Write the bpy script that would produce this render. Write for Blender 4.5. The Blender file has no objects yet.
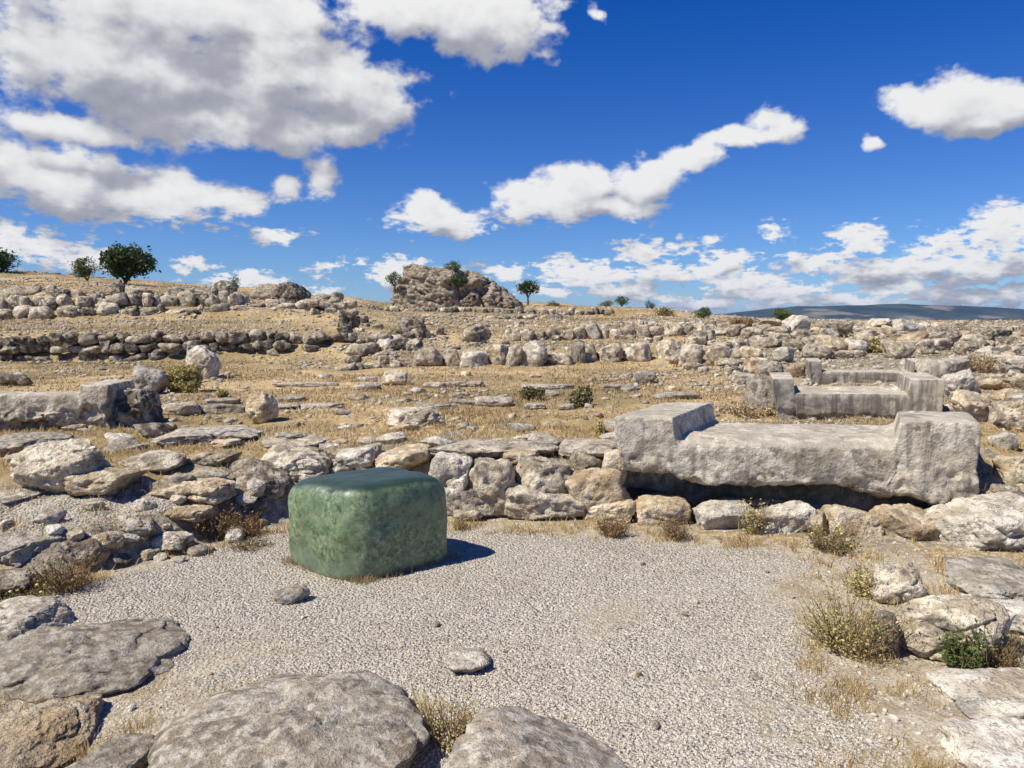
import bpy, bmesh, math, random
import numpy as np
from mathutils import Vector

# ------------------------------------------------------------------ camera, world, sun
S = bpy.context.scene
COL = S.collection
F, CX, CY, EYE = 745.0, 512.0, 384.0, 1.6
PITCH = math.atan(66 / F)
cam_d = bpy.data.cameras.new('camera'); cam = bpy.data.objects.new('camera', cam_d); COL.objects.link(cam)
cam.location = (0, 0, EYE); cam.rotation_euler = (math.pi / 2 - PITCH, 0, 0)
cam_d.sensor_width = 36; cam_d.lens = F / 1024 * 36; cam_d.clip_start = .05; cam_d.clip_end = 30000
S.camera = cam
S.render.resolution_x = 1024; S.render.resolution_y = 768
S.view_settings.view_transform = 'Standard'; S.view_settings.look = 'None'; S.view_settings.gamma = 1
S.view_settings.exposure = 0.36
SUN_EL, SUN_AZ = math.radians(53), math.radians(-117)      # azimuth clockwise from +Y
sd = Vector((math.sin(SUN_AZ) * math.cos(SUN_EL), math.cos(SUN_AZ) * math.cos(SUN_EL), math.sin(SUN_EL)))
sun_d = bpy.data.lights.new('sun', 'SUN'); sun = bpy.data.objects.new('sun', sun_d); COL.objects.link(sun)
sun_d.energy = 5.0; sun_d.angle = math.radians(.5); sun_d.color = (1, .945, .82)
sun.rotation_euler = sd.to_track_quat('Z', 'Y').to_euler(); sun.location = (-20, -10, 30)


def ray(px, py):
    x = (px - CX) / F; u = (CY - py) / F
    c, s = math.cos(PITCH), math.sin(PITCH)
    return (x, c + u * s, -s + u * c)


def azel(px, py):
    x, y, z = ray(px, py)
    return math.atan2(x, y), math.atan2(z, math.hypot(x, y))


class NT:
    """small helper to wire shader nodes"""
    def __init__(s, t): s.t = t; s.N = t.nodes; s.L = t.links
    def n(s, kind, **k):
        o = s.N.new(kind)
        for a, b in k.items(): setattr(o, a, b)
        return o
    def put(s, sock, v):
        if isinstance(v, bpy.types.NodeSocket): s.L.new(v, sock)
        elif v is not None: sock.default_value = v
    def m(s, op, a, b=None, c=None, clamp=False):
        o = s.n('ShaderNodeMath', operation=op, use_clamp=clamp)
        s.put(o.inputs[0], a); s.put(o.inputs[1], b)
        if c is not None: s.put(o.inputs[2], c)
        return o.outputs[0]
    def v(s, op, a, b=None, c=None):
        o = s.n('ShaderNodeVectorMath', operation=op)
        s.put(o.inputs[0], a); s.put(o.inputs[1], b)
        if c is not None: s.put(o.inputs[2], c)
        return o.outputs['Value'] if op in ('LENGTH', 'DOT_PRODUCT', 'DISTANCE') else o.outputs[0]
    def noise(s, vec, scale, detail=5, rough=.55, dist=0., col=False):
        o = s.n('ShaderNodeTexNoise'); s.put(o.inputs['Vector'], vec)
        s.put(o.inputs['Scale'], scale); s.put(o.inputs['Detail'], detail); s.put(o.inputs['Roughness'], rough)
        s.put(o.inputs['Distortion'], dist)
        return o.outputs['Color' if col else 'Fac']
    def vor(s, vec, scale, feature='F1', out='Distance', rnd=1.):
        o = s.n('ShaderNodeTexVoronoi', feature=feature); s.put(o.inputs['Vector'], vec); s.put(o.inputs['Scale'], scale)
        s.put(o.inputs['Randomness'], rnd)
        return o.outputs[out]
    def ss(s, x, a, b, lo=0., hi=1.):
        o = s.n('ShaderNodeMapRange', interpolation_type='SMOOTHSTEP')
        s.put(o.inputs[0], x); s.put(o.inputs[1], a); s.put(o.inputs[2], b); s.put(o.inputs[3], lo); s.put(o.inputs[4], hi)
        return o.outputs[0]
    def mix(s, f, a, b, mode='MIX'):
        o = s.n('ShaderNodeMix', data_type='RGBA', blend_type=mode)
        s.put(o.inputs[0], f)
        for i, q in ((6, a), (7, b)):
            if isinstance(q, (tuple, list)): q = (*q[:3], 1)
            s.put(o.inputs[i], q)
        return o.outputs[2]
    def bump(s, h, dist, strength=1., normal=None):
        o = s.n('ShaderNodeBump'); s.put(o.inputs['Height'], h); s.put(o.inputs['Distance'], dist); s.put(o.inputs['Strength'], strength)
        if normal is not None: s.put(o.inputs['Normal'], normal)
        return o.outputs[0]


# clouds as cumulus banks given by direction: azimuth, elevation, half width, half height
CL = [(150, 62, 150, 62), (280, 70, 110, 58), (85, 50, 85, 58), (235, 120, 120, 30), (352, 92, 66, 44), (345, 125, 42, 18),
      (60, 128, 90, 15), (435, 8, 115, 30), (492, 22, 62, 40), (190, 5, 185, 45),
      (60, 180, 120, 34), (150, 198, 95, 32), (215, 200, 48, 14), (10, 165, 60, 26),
      (30, 248, 85, 24), (95, 258, 50, 14), (290, 183, 17, 13), (326, 176, 19, 25), (281, 233, 28, 11),
      (436, 222, 50, 16), (425, 208, 28, 16), (450, 230, 48, 12), (545, 200, 56, 24), (578, 184, 32, 26), (650, 180, 38, 24), (692, 157, 32, 14),
      (735, 141, 44, 12), (768, 126, 19, 18), (600, 208, 68, 15), (960, 98, 68, 25), (1010, 100, 50, 25), (985, 120, 32, 12),
      (775, 230, 15, 10), (870, 140, 10, 7), (645, 251, 46, 14), (862, 243, 46, 17), (955, 246, 60, 20), (1003, 230, 60, 26),
      (713, 243, 11, 6), (543, 60, 11, 8), (598, 11, 7, 6), (320, 263, 18, 7), (357, 262, 7, 6), (400, 268, 40, 14), (420, 276, 70, 12), (500, 271, 32, 10),
      (200, 262, 22, 8), (265, 284, 72, 12), (570, 272, 44, 15), (625, 278, 50, 12), (680, 272, 60, 12), (725, 264, 36, 12),
      (745, 280, 62, 13), (812, 268, 48, 12), (880, 274, 64, 14), (985, 270, 60, 20), (935, 262, 40, 12), (700, 300, 70, 9), (830, 303, 120, 8), (960, 298, 90, 12), (770, 291, 70, 10), (905, 290, 60, 11), (620, 292, 50, 9), (545, 290, 40, 7), (1100, 250, 90, 60),
      (1180, 120, 90, 40), (-90, 120, 110, 60), (-120, 230, 130, 40), (1300, 270, 160, 40)]
w = bpy.data.worlds.new('World'); S.world = w; w.use_nodes = True
T = NT(w.node_tree); T.N.clear()
sky = T.n('ShaderNodeTexSky', sky_type='NISHITA', sun_disc=False, sun_elevation=SUN_EL, sun_rotation=SUN_AZ,
          altitude=1000, air_density=1.0, dust_density=.25, ozone_density=3.0)
grp = bpy.data.node_groups.new('cloud_field', 'ShaderNodeTree')
grp.interface.new_socket('P', in_out='INPUT', socket_type='NodeSocketVector')
grp.interface.new_socket('D', in_out='OUTPUT', socket_type='NodeSocketFloat')
G = NT(grp); gi = G.n('NodeGroupInput'); go = G.n('NodeGroupOutput'); P = gi.outputs[0]
wv = G.v('SUBTRACT', G.noise(P, 11, 4, .6, col=True), (.5, .5, .5))
Pw = G.v('MULTIPLY_ADD', wv, (.075, .05, 0), P)
def blobs(N, vec):
    acc = None
    for px, py, rx, ry in CL:
        a, e = azel(px, py); a1, _ = azel(px + rx, py); a0, _ = azel(px - rx, py); _, e1 = azel(px, py - ry); _, e0 = azel(px, py + ry)
        ra, re = abs(a1 - a0) / 2 * 1.05, abs(e1 - e0) / 2 * 1.05
        l = N.v('LENGTH', N.v('MULTIPLY', N.v('SUBTRACT', vec, (a, e, 0)), (1 / ra, 1 / re, 0)))
        k = min(1, max(.5, rx / 32))
        if k < 1: l = N.m('MULTIPLY_ADD', l, k, 1 - k)
        acc = l if acc is None else N.m('SMOOTH_MIN', acc, l, .25)
    return N.m('SUBTRACT', 1.0, acc)


sp = G.n('ShaderNodeSeparateXYZ'); G.L.new(P, sp.inputs[0])
low = G.ss(sp.outputs[1], .20, .05)
fine = G.noise(G.v('MULTIPLY', P, (1, 1.45, 1)), 20, 9, .56)
fin2 = G.noise(G.v('MULTIPLY', P, (1, 2.4, 1)), 52, 6, .6)
big = G.noise(G.v('MULTIPLY', P, (1, 1.5, 1)), 9, 3, .5)
d = G.m('ADD', blobs(G, Pw), G.m('MULTIPLY_ADD', low, -.20, .12))
d = G.m('MULTIPLY_ADD', G.m('SUBTRACT', fine, .5), 1.9, d)
d = G.m('MULTIPLY_ADD', G.m('SUBTRACT', big, .5), .8, d)
d = G.m('ADD', d, G.m('MULTIPLY', G.m('MULTIPLY', G.m('SUBTRACT', fin2, .5), 2.8), low))
G.L.new(d, go.inputs[0])
grs = bpy.data.node_groups.new('cloud_mass', 'ShaderNodeTree')
grs.interface.new_socket('P', in_out='INPUT', socket_type='NodeSocketVector')
grs.interface.new_socket('D', in_out='OUTPUT', socket_type='NodeSocketFloat')
H_ = NT(grs); hi = H_.n('NodeGroupInput'); ho = H_.n('NodeGroupOutput')
Ps = H_.v('MULTIPLY_ADD', H_.v('SUBTRACT', H_.noise(hi.outputs[0], 11, 2, .5, col=True), (.5, .5, .5)), (.075, .05, 0), hi.outputs[0])
d = blobs(H_, Ps)
d = H_.m('MULTIPLY_ADD', H_.m('SUBTRACT', H_.noise(H_.v('MULTIPLY', hi.outputs[0], (1, 1.3, 1)), 17, 3, .5), .5), 1.9, d)
H_.L.new(d, ho.inputs[0])
tc = T.n('ShaderNodeTexCoord'); sx = T.n('ShaderNodeSeparateXYZ'); T.L.new(tc.outputs['Generated'], sx.inputs[0])
az = T.m('ARCTAN2', sx.outputs[0], sx.outputs[1]); el = T.m('ARCSINE', sx.outputs[2])
cm = T.n('ShaderNodeCombineXYZ'); T.L.new(az, cm.inputs[0]); T.L.new(el, cm.inputs[1]); AE = cm.outputs[0]


def field(vec, g_=None):
    g = T.n('ShaderNodeGroup'); g.node_tree = g_ or grp; T.L.new(vec, g.inputs[0]); return g.outputs[0]


D0 = field(AE)
D2 = field(T.v('ADD', AE, (-.005, .011, 0)))
M0 = field(AE, grs)
M1 = field(T.v('ADD', AE, (-.018, .045, 0)), grs)
alpha = T.ss(D0, -.06, .40)
alpha = T.m('MULTIPLY', alpha, T.ss(el, .0, .012))
lit = T.m('MULTIPLY', T.ss(T.m('SUBTRACT', M0, M1), -.9, 1.1, -1., 1.), .42)
lit = T.m('ADD', lit, T.m('MULTIPLY', T.m('SUBTRACT', D0, D2), .36))
lit = T.m('ADD', T.m('SUBTRACT', lit, T.m('MULTIPLY', T.ss(M0, .2, 1.1), .22)), .60, clamp=True)
ramp = T.n('ShaderNodeValToRGB'); T.L.new(lit, ramp.inputs[0]); er = ramp.color_ramp
er.elements[0].position = .0; er.elements[0].color = (.33, .35, .42, 1); er.elements[1].position = .95; er.elements[1].color = (.93, .93, .93, 1)
for p_, c_ in ((.30, (.43, .445, .505, 1)), (.50, (.60, .61, .655, 1)), (.70, (.80, .805, .825, 1))):
    q_ = er.elements.new(p_); q_.color = c_
ccol = ramp.outputs[0]
bgc = T.n('ShaderNodeBackground'); T.L.new(ccol, bgc.inputs[0]); bgc.inputs[1].default_value = .72
# dry mountain air: a deep blue overhead, paler low down
tint = T.mix(T.ss(el, -.06, .46), (.54, .76, 1.10), (.008, .42, 1.16))
skc = T.mix(1.0, sky.outputs[0], tint, 'MULTIPLY')
bgs = T.n('ShaderNodeBackground'); T.L.new(skc, bgs.inputs[0]); bgs.inputs[1].default_value = .078
mx = T.n('ShaderNodeMixShader'); T.L.new(alpha, mx.inputs[0]); T.L.new(bgs.outputs[0], mx.inputs[1]); T.L.new(bgc.outputs[0], mx.inputs[2])
wo = T.n('ShaderNodeOutputWorld'); T.L.new(mx.outputs[0], wo.inputs[0])
w.cycles.sampling_method = 'MANUAL'; w.cycles.sample_map_resolution = 512

# ------------------------------------------------------------------ numpy noise
_rs = np.random.RandomState(7)
_perm = _rs.permutation(256); _perm = np.concatenate([_perm, _perm, _perm])
_g = _rs.normal(size=(256, 3)); _g /= np.linalg.norm(_g, axis=1)[:, None]


def perlin(p):
    i = np.floor(p).astype(np.int64); f = p - i; i &= 255
    u = f * f * f * (f * (f * 6 - 15) + 10); r = 0
    for dx in (0, 1):
        for dy in (0, 1):
            for dz in (0, 1):
                h = _perm[_perm[_perm[i[:, 0] + dx & 255] + (i[:, 1] + dy & 255)] + (i[:, 2] + dz & 255)] & 255
                g = _g[h]
                dot = g[:, 0] * (f[:, 0] - dx) + g[:, 1] * (f[:, 1] - dy) + g[:, 2] * (f[:, 2] - dz)
                wt = (u[:, 0] if dx else 1 - u[:, 0]) * (u[:, 1] if dy else 1 - u[:, 1]) * (u[:, 2] if dz else 1 - u[:, 2])
                r = r + dot * wt
    return r * 1.5


def fbm(p, oct=4, gain=.5, lac=2.03):
    a, s, t = 1., 0., 0.
    for k in range(oct):
        s = s + a * perlin(p + 17.3 * k); t += a; a *= gain; p = p * lac
    return s / t


def fbm2(x, y, sc, oct=4, seed=0.):
    sh = np.shape(x); p = np.stack([np.ravel(x) * sc, np.ravel(y) * sc, np.full(np.size(x), seed + .37)], 1)
    return fbm(p, oct).reshape(sh)


def sstep(x, a, b):
    t = np.clip((x - a) / (b - a), 0, 1); return t * t * (3 - 2 * t)


# ------------------------------------------------------------------ terrain height
def g0(px, py, z=0.):
    x, y, zz = ray(px, py); t = (z - EYE) / zz
    return x * t, y * t


# foot of the low retaining wall, left to right
WALL = [(-9, 2.6), (-5, 3.3)] + [g0(*q) for q in ((0, 606), (90, 583), (180, 556), (240, 540), (300, 530), (460, 527), (620, 534), (800, 552), (932, 566))] + [(3.6, 4.7), (9, 4.6)]
WX = np.array([q[0] for q in WALL]); WY = np.array([q[1] for q in WALL])
UP = np.array([-400, 0, 256, 340, 400, 512, 640, 768, 900, 1024, 1400.])
YR = np.array([8, 13, 17.0, 18.3, 19.9, 20.8, 24.4, 25.6, 30.2, 31.8, 34.6, 36.2, 42, 60, 80, 110, 170, 300.])
_K = {0: [.42, .44, .45, .45, .45, 1.14, 1.32, 1.36, 1.50, 2.20, 2.30, 2.95, 3.35, 4.8, 6.5, 6.9, 5, -20],
      256: [.42, .44, .45, .45, .45, 1.10, 1.28, 1.32, 1.48, 2.05, 2.12, 2.30, 2.55, 3.8, 4.7, 4.7, 2, -20],
      340: [.42, .44, .45, .47, .55, .98, 1.15, 1.22, 1.45, 1.80, 1.90, 1.98, 2.10, 3.0, 3.7, 3.4, 0, -20],
      400: [.42, .44, .46, .60, .72, .80, .93, 1.10, 1.30, 1.42, 1.52, 1.60, 1.72, 2.5, 3.1, 2.8, -1, -20],
      512: [.42, .44, .46, .66, .70, .72, .80, 1.00, 1.12, 1.20, 1.30, 1.35, 1.45, 2.5, 3.1, 2.7, -1, -20],
      640: [.42, .44, .46, .66, .72, .75, .82, 1.02, 1.14, 1.20, 1.28, 1.33, 1.48, 2.2, 2.6, 1.8, -3, -20],
      768: [.42, .47, .68, .76, .84, .88, 1.06, 1.12, 1.28, 1.33, 1.42, 1.45, 1.5, 1.6, 1.3, -.5, -7, -20],
      900: [.45, .52, .74, .80, .90, .94, 1.10, 1.16, 1.27, 1.32, 1.40, 1.42, 1.45, 1.3, .7, -1.5, -9, -20],
      1024: [.5, .55, .76, .82, .90, .94, 1.08, 1.14, 1.25, 1.30, 1.36, 1.38, 1.40, 1.2, .6, -1.5, -9, -20]}
_K[-400] = _K[0]; _K[1400] = _K[1024]
UP = np.array(sorted(_K), float); ZT = np.array([_K[int(k)] for k in UP]).T


def Zg(x, y, micro=True):
    x = np.asarray(x, float); y = np.asarray(y, float)
    wy = np.interp(x, WX, WY); dd = y - wy + .10 * fbm2(x, y, 1.3, 2, 3)
    dd = dd - np.interp(x, [-3, -1.9, -1.5, .5, .8, 3.3, 3.6], [.22, .26, .38, .42, .95, .95, .45])
    hl = np.interp(x, [-6, -3.2, -2.3, -1.6, 3.4, 4.0], [.12, .13, .20, .36, .36, .16])
    ramp = np.clip(dd / 1.6, 0, 1)
    near = sstep(dd, .02, .34) * hl + ramp * (.42 - hl)
    Y = np.clip(y, 1, 299); u = np.clip(x / Y * F + CX, -400, 1400)
    ly = np.log(np.clip(Y, 8, 299)); LY = np.log(YR)
    k = np.clip(np.searchsorted(LY, ly, 'right') - 1, 0, len(YR) - 2); t = (ly - LY[k]) / (LY[k + 1] - LY[k])
    j = np.clip(np.searchsorted(UP, u, 'right') - 1, 0, len(UP) - 2); s = (u - UP[j]) / (UP[j + 1] - UP[j]); s = s * s * (3 - 2 * s)
    far = (ZT[k, j] * (1 - s) + ZT[k, j + 1] * s) * (1 - t) + (ZT[k + 1, j] * (1 - s) + ZT[k + 1, j + 1] * s) * t
    b = sstep(y, 6.5, 8.5)
    z = near * (1 - b) + far * b
    z = z - sstep(y, 280, 1500) * 30
    if micro:
        ng = sstep(dd, -.1, .3)
        ng2 = ng * (1 - .75 * sstep(y, 7.5, 11))
        z = z + fbm2(x, y, .5, 3, 9) * .05 * ng * sstep(y, 5, 12) + fbm2(x, y, 2.6, 4, 5) * (.012 + .085 * ng2) + fbm2(x, y, 12, 2, 6) * (.004 + .016 * ng2)
        z = z + sstep(y, 30, 60) * (1 - sstep(y, 120, 300)) * fbm2(x, y, .12, 3, 2) * .5
    return z


def zg1(x, y): return float(Zg(np.array([x]), np.array([y]))[0])


def hit(px, py):
    """where the line of sight meets the terrain"""
    x, y, z = ray(px, py)
    Y = np.exp(np.linspace(math.log(1.5), math.log(140), 900)); t = Y / y
    zt = Zg(x * t, Y, False); zr = EYE + z * t
    k = np.argmax(zr < zt)
    if not (zr < zt).any(): k = int(np.argmin(zr - zt))
    return x * t[k], float(Y[k])


def at(px, py, Y):
    x, y, z = ray(px, py); t = Y / y
    return x * t, Y, EYE + z * t


# ------------------------------------------------------------------ object helpers
def tag(o, label=None, cat=None, group=None, kind=None):
    if label: o['label'] = label
    if cat: o['category'] = cat
    if group: o['group'] = group
    if kind: o['kind'] = kind
    return o


def link(name, me, mat=None, parent=None, loc=(0, 0, 0), smooth=True):
    o = bpy.data.objects.new(name, me); COL.objects.link(o); o.location = loc
    if mat is not None and len(me.materials) == 0: me.materials.append(mat)
    if parent is not None: o.parent = parent
    if smooth: me.polygons.foreach_set('use_smooth', np.ones(len(me.polygons), bool))
    return o


def empty(name, loc):
    o = bpy.data.objects.new(name, None); COL.objects.link(o); o.location = loc; o.empty_display_size = .2; return o


def nmesh(name, V, Fc):
    """V (n,3), Fc (m,k) with k 3 or 4"""
    me = bpy.data.meshes.new(name); n, (m, k) = len(V), Fc.shape
    me.vertices.add(n); me.vertices.foreach_set('co', np.asarray(V, np.float32).ravel())
    me.loops.add(m * k); me.loops.foreach_set('vertex_index', np.asarray(Fc, np.int32).ravel())
    me.polygons.add(m); me.polygons.foreach_set('loop_start', np.arange(0, m * k, k, dtype=np.int32))
    me.polygons.foreach_set('loop_total', np.full(m, k, np.int32)); me.update(calc_edges=True); me.validate()
    return me


_ico = {}


def ico(l):
    if l not in _ico:
        bm = bmesh.new(); bmesh.ops.create_icosphere(bm, subdivisions=l, radius=1)
        bm.verts.ensure_lookup_table()
        _ico[l] = (np.array([v.co[:] for v in bm.verts]), np.array([[v.index for v in f.verts] for f in bm.faces])); bm.free()
    return _ico[l]


def rockV(w, d, h, lvl, seed, box=3.2, cuts=10, rough=1., low=.16, tilt=0.):
    """a weathered limestone block filling w x d x h, its base at z=0"""
    r = np.random.RandomState(seed); v, f = ico(lvl)
    p = v * (np.abs(v) ** box).sum(1)[:, None] ** (-1 / box)
    for k in range(cuts):
        n = r.normal(size=3) * (1, 1, .55); n /= np.linalg.norm(n)
        q = (p @ n); mxd = q.max(); dd = np.maximum(q - mxd * r.uniform(.62, .9), 0)
        p = p - dd[:, None] * n * .93
    o = r.uniform(-50, 50, 3)
    p = p * (1 + low * fbm(p * 1.1 + o, 3))[:, None]
    mn, mx_ = p.min(0), p.max(0); p = (p - mn) / (mx_ - mn) - (.5, .5, 0)
    p = p * (w, d, h)
    size = (w * d * h) ** (1 / 3); c = np.array([0, 0, h * .45]); dr = p - c; ln = np.linalg.norm(dr, axis=1)[:, None] + 1e-6
    a = rough * size
    disp = .085 * a * fbm(p / size * 2.6 + o, 5, .66) - .045 * a * np.exp(-(perlin(p / size * (1.8, 1.8, 2.6) + o + 9) / .06) ** 2)
    if lvl >= 4: disp = disp + .040 * a * fbm(p / size * 9 + o, 4, .68) - .03 * a * sstep(perlin(p / size * 6 + o), .2, .5) + .03 * a * (.35 - np.abs(perlin(p / size * 4 + o + 3)))
    if lvl <= 3: disp = disp * 1.5 + .04 * a * fbm(p / size * 6 + o, 2)
    p = p + dr / ln * disp[:, None]
    if tilt: 
        c_, s_ = math.cos(tilt), math.sin(tilt); p = np.stack([p[:, 0] * c_ - (p[:, 2] - h / 2) * s_, p[:, 1], p[:, 0] * s_ + (p[:, 2] - h / 2) * c_ + h / 2], 1)
    return p, f


# ------------------------------------------------------------------ materials
def base(name):
    m = bpy.data.materials.new(name); m.use_nodes = True; t = NT(m.node_tree)
    b = [n for n in t.N if n.type == 'BSDF_PRINCIPLED'][0]
    return m, t, b


def rock_mat(name, dark, mid, pale, lich=.5, black=.5, warm=.3, sc=1.):
    m, t, b = base(name); tc = t.n('ShaderNodeTexCoord'); oi = t.n('ShaderNodeObjectInfo')
    off = t.v('SCALE', (37., 91., 53.)); t.N[-1].inputs['Scale'].default_value = 1
    sn = t.N[-1]; t.L.new(oi.outputs['Random'], sn.inputs['Scale'])
    P = t.v('ADD', tc.outputs['Object'], off)
    n1 = t.noise(P, 1.7 * sc, 5, .55); n2 = t.noise(P, 8 * sc, 6, .58); n3 = t.noise(P, 38 * sc, 4, .6)
    c = t.mix(t.ss(n1, .3, .68), dark, mid)
    c = t.mix(t.ss(n2, .44, .62), c, pale)
    c = t.mix(t.m('MULTIPLY', t.ss(t.noise(P, 3.1 * sc, 4, .6), .48, .68), warm), c, (.40, .27, .14))
    # lichen: pale rosettes and dark crusts, each with ragged edges
    vl = t.vor(t.v('ADD', P, t.v('SCALE', t.noise(P, 12 * sc, 4, .7, col=True))), 7 * sc)
    lm = t.m('MULTIPLY', t.m('LESS_THAN', vl, .34), t.ss(t.noise(P, 4 * sc, 5, .7), .46, .60))
    c = t.mix(t.m('MULTIPLY', lm, lich), c, (.60, .57, .50))
    v2 = t.vor(t.v('ADD', P, t.v('SCALE', t.noise(P, 30 * sc, 3, .7, col=True))), 20 * sc)
    c = t.mix(t.m('MULTIPLY', t.m('MULTIPLY', t.m('LESS_THAN', v2, .36), t.ss(t.noise(P, 2.4 * sc, 5, .75), .50, .60)), lich), c, (.72, .69, .61))
    bk = t.m('MAXIMUM', t.ss(t.noise(P, 4.5 * sc, 7, .64), .55, .62), t.m('MULTIPLY', t.ss(t.noise(P, 19 * sc, 5, .62), .56, .63), .75))
    c = t.mix(t.m('MULTIPLY', bk, black), c, (.045, .042, .04))
    pits = t.ss(n3, .32, .44, 1., 0.)
    c = t.mix(t.m('MULTIPLY', pits, .65), c, (.06, .05, .04))
    hv = t.n('ShaderNodeHueSaturation'); t.L.new(c, hv.inputs['Color'])
    t.put(hv.inputs['Value'], t.m('MULTIPLY_ADD', oi.outputs['Random'], .5, .75))
    t.L.new(hv.outputs[0], b.inputs['Base Color']); b.inputs['Roughness'].default_value = .92; b.inputs['Specular IOR Level'].default_value = .25
    h = t.m('ADD', t.m('MULTIPLY', n2, .8), t.m('MULTIPLY', n3, .38))
    t.L.new(t.bump(t.m('ADD', h, t.m('MULTIPLY', t.noise(P, 90 * sc, 3, .6), .2)), .06 / sc, 1.), b.inputs['Normal'])
    return m


M = {}
M['grey'] = rock_mat('grey_limestone', (0.250, 0.200, 0.139), (0.459, 0.385, 0.277), (0.647, 0.560, 0.426), .7, .60, .25)
M['pale'] = rock_mat('pale_limestone', (.33, .285, .22), (.50, .445, .355), (.66, .60, .50), .55, .45, .3)
M['tan'] = rock_mat('tan_limestone', (0.313, 0.225, 0.129), (0.522, 0.400, 0.249), (0.668, 0.560, 0.398), .5, .35, .55)
M['dark'] = rock_mat('dark_limestone', (0.073, 0.058, 0.042), (0.209, 0.170, 0.120), (0.481, 0.410, 0.310), .5, .85, .2)
M['farrock'] = rock_mat('far_limestone', (0.240, 0.185, 0.125), (0.428, 0.350, 0.245), (0.647, 0.560, 0.420), .4, .8, .35, 1.1)
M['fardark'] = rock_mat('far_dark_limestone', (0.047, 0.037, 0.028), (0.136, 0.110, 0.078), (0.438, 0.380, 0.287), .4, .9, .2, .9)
M['worn'] = rock_mat('worn_limestone', (.22, .18, .132), (.36, .305, .232), (.51, .45, .36), .9, .55, .22, 2.3)


def slab_mat(fine=False):
    m, t, b = base('fine_dressed_limestone' if fine else 'dressed_limestone'); tc = t.n('ShaderNodeTexCoord'); P = tc.outputs['Object']
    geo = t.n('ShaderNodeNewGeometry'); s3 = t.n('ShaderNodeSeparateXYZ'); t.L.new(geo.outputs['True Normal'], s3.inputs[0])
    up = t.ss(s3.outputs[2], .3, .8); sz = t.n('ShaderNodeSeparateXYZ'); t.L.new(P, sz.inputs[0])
    n1 = t.noise(P, 2.0, 5, .58); n2 = t.noise(P, 13, 6, .6); n3 = t.noise(P, 48, 4, .62)
    c = t.mix(t.ss(n1, .34, .62), (.34, .295, .225), (.55, .488, .385))
    c = t.mix(t.ss(n2, .46, .60), c, (.67, .61, .50))
    c = t.mix(t.m('MULTIPLY', t.ss(t.noise(P, 1.3, 5, .6), .48, .64), .35), c, (.36, .28, .18))
    c = t.mix(t.m('MULTIPLY', t.ss(t.noise(t.v('ADD', P, (3., 9., 4.)), 3.4, 6, .62), .50, .60), .6), c, (.22, .185, .135))
    # the lower part is browner and rougher
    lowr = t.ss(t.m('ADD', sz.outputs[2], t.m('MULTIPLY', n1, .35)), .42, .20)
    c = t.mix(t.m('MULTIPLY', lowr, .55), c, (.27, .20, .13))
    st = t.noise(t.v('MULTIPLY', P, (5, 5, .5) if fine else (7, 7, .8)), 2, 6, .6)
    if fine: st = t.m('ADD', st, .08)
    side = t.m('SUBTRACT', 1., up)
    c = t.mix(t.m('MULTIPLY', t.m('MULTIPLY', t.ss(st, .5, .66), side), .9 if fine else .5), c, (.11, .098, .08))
    c = t.mix(t.m('MULTIPLY', t.ss(n2, .55, .63), .0), c, (.07, .065, .06))
    blk = t.ss(t.noise(t.v('ADD', P, (7., 3., 1.)), 9, 6, .62), .53, .60)
    c = t.mix(t.m('MULTIPLY', blk, t.ss(t.noise(P, 2.6, 4, .6), .42, .62, .1, .75)), c, (.12, .105, .085))
    c = t.mix(t.m('MULTIPLY', t.ss(n3, .40, .30), .6), c, (.10, .085, .065))
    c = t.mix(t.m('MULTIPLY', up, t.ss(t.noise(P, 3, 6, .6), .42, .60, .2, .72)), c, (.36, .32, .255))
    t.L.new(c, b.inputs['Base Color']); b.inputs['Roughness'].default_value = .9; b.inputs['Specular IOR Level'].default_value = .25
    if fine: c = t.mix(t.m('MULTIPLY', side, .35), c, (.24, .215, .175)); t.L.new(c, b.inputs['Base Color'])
    h = t.m('ADD', t.m('MULTIPLY', n2, .8), t.m('MULTIPLY', n3, .4))
    t.L.new(t.bump(h, .008 if fine else .026, 1.), b.inputs['Normal'])
    return m


M['slab'] = slab_mat(); M['slabfine'] = slab_mat(True)


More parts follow.
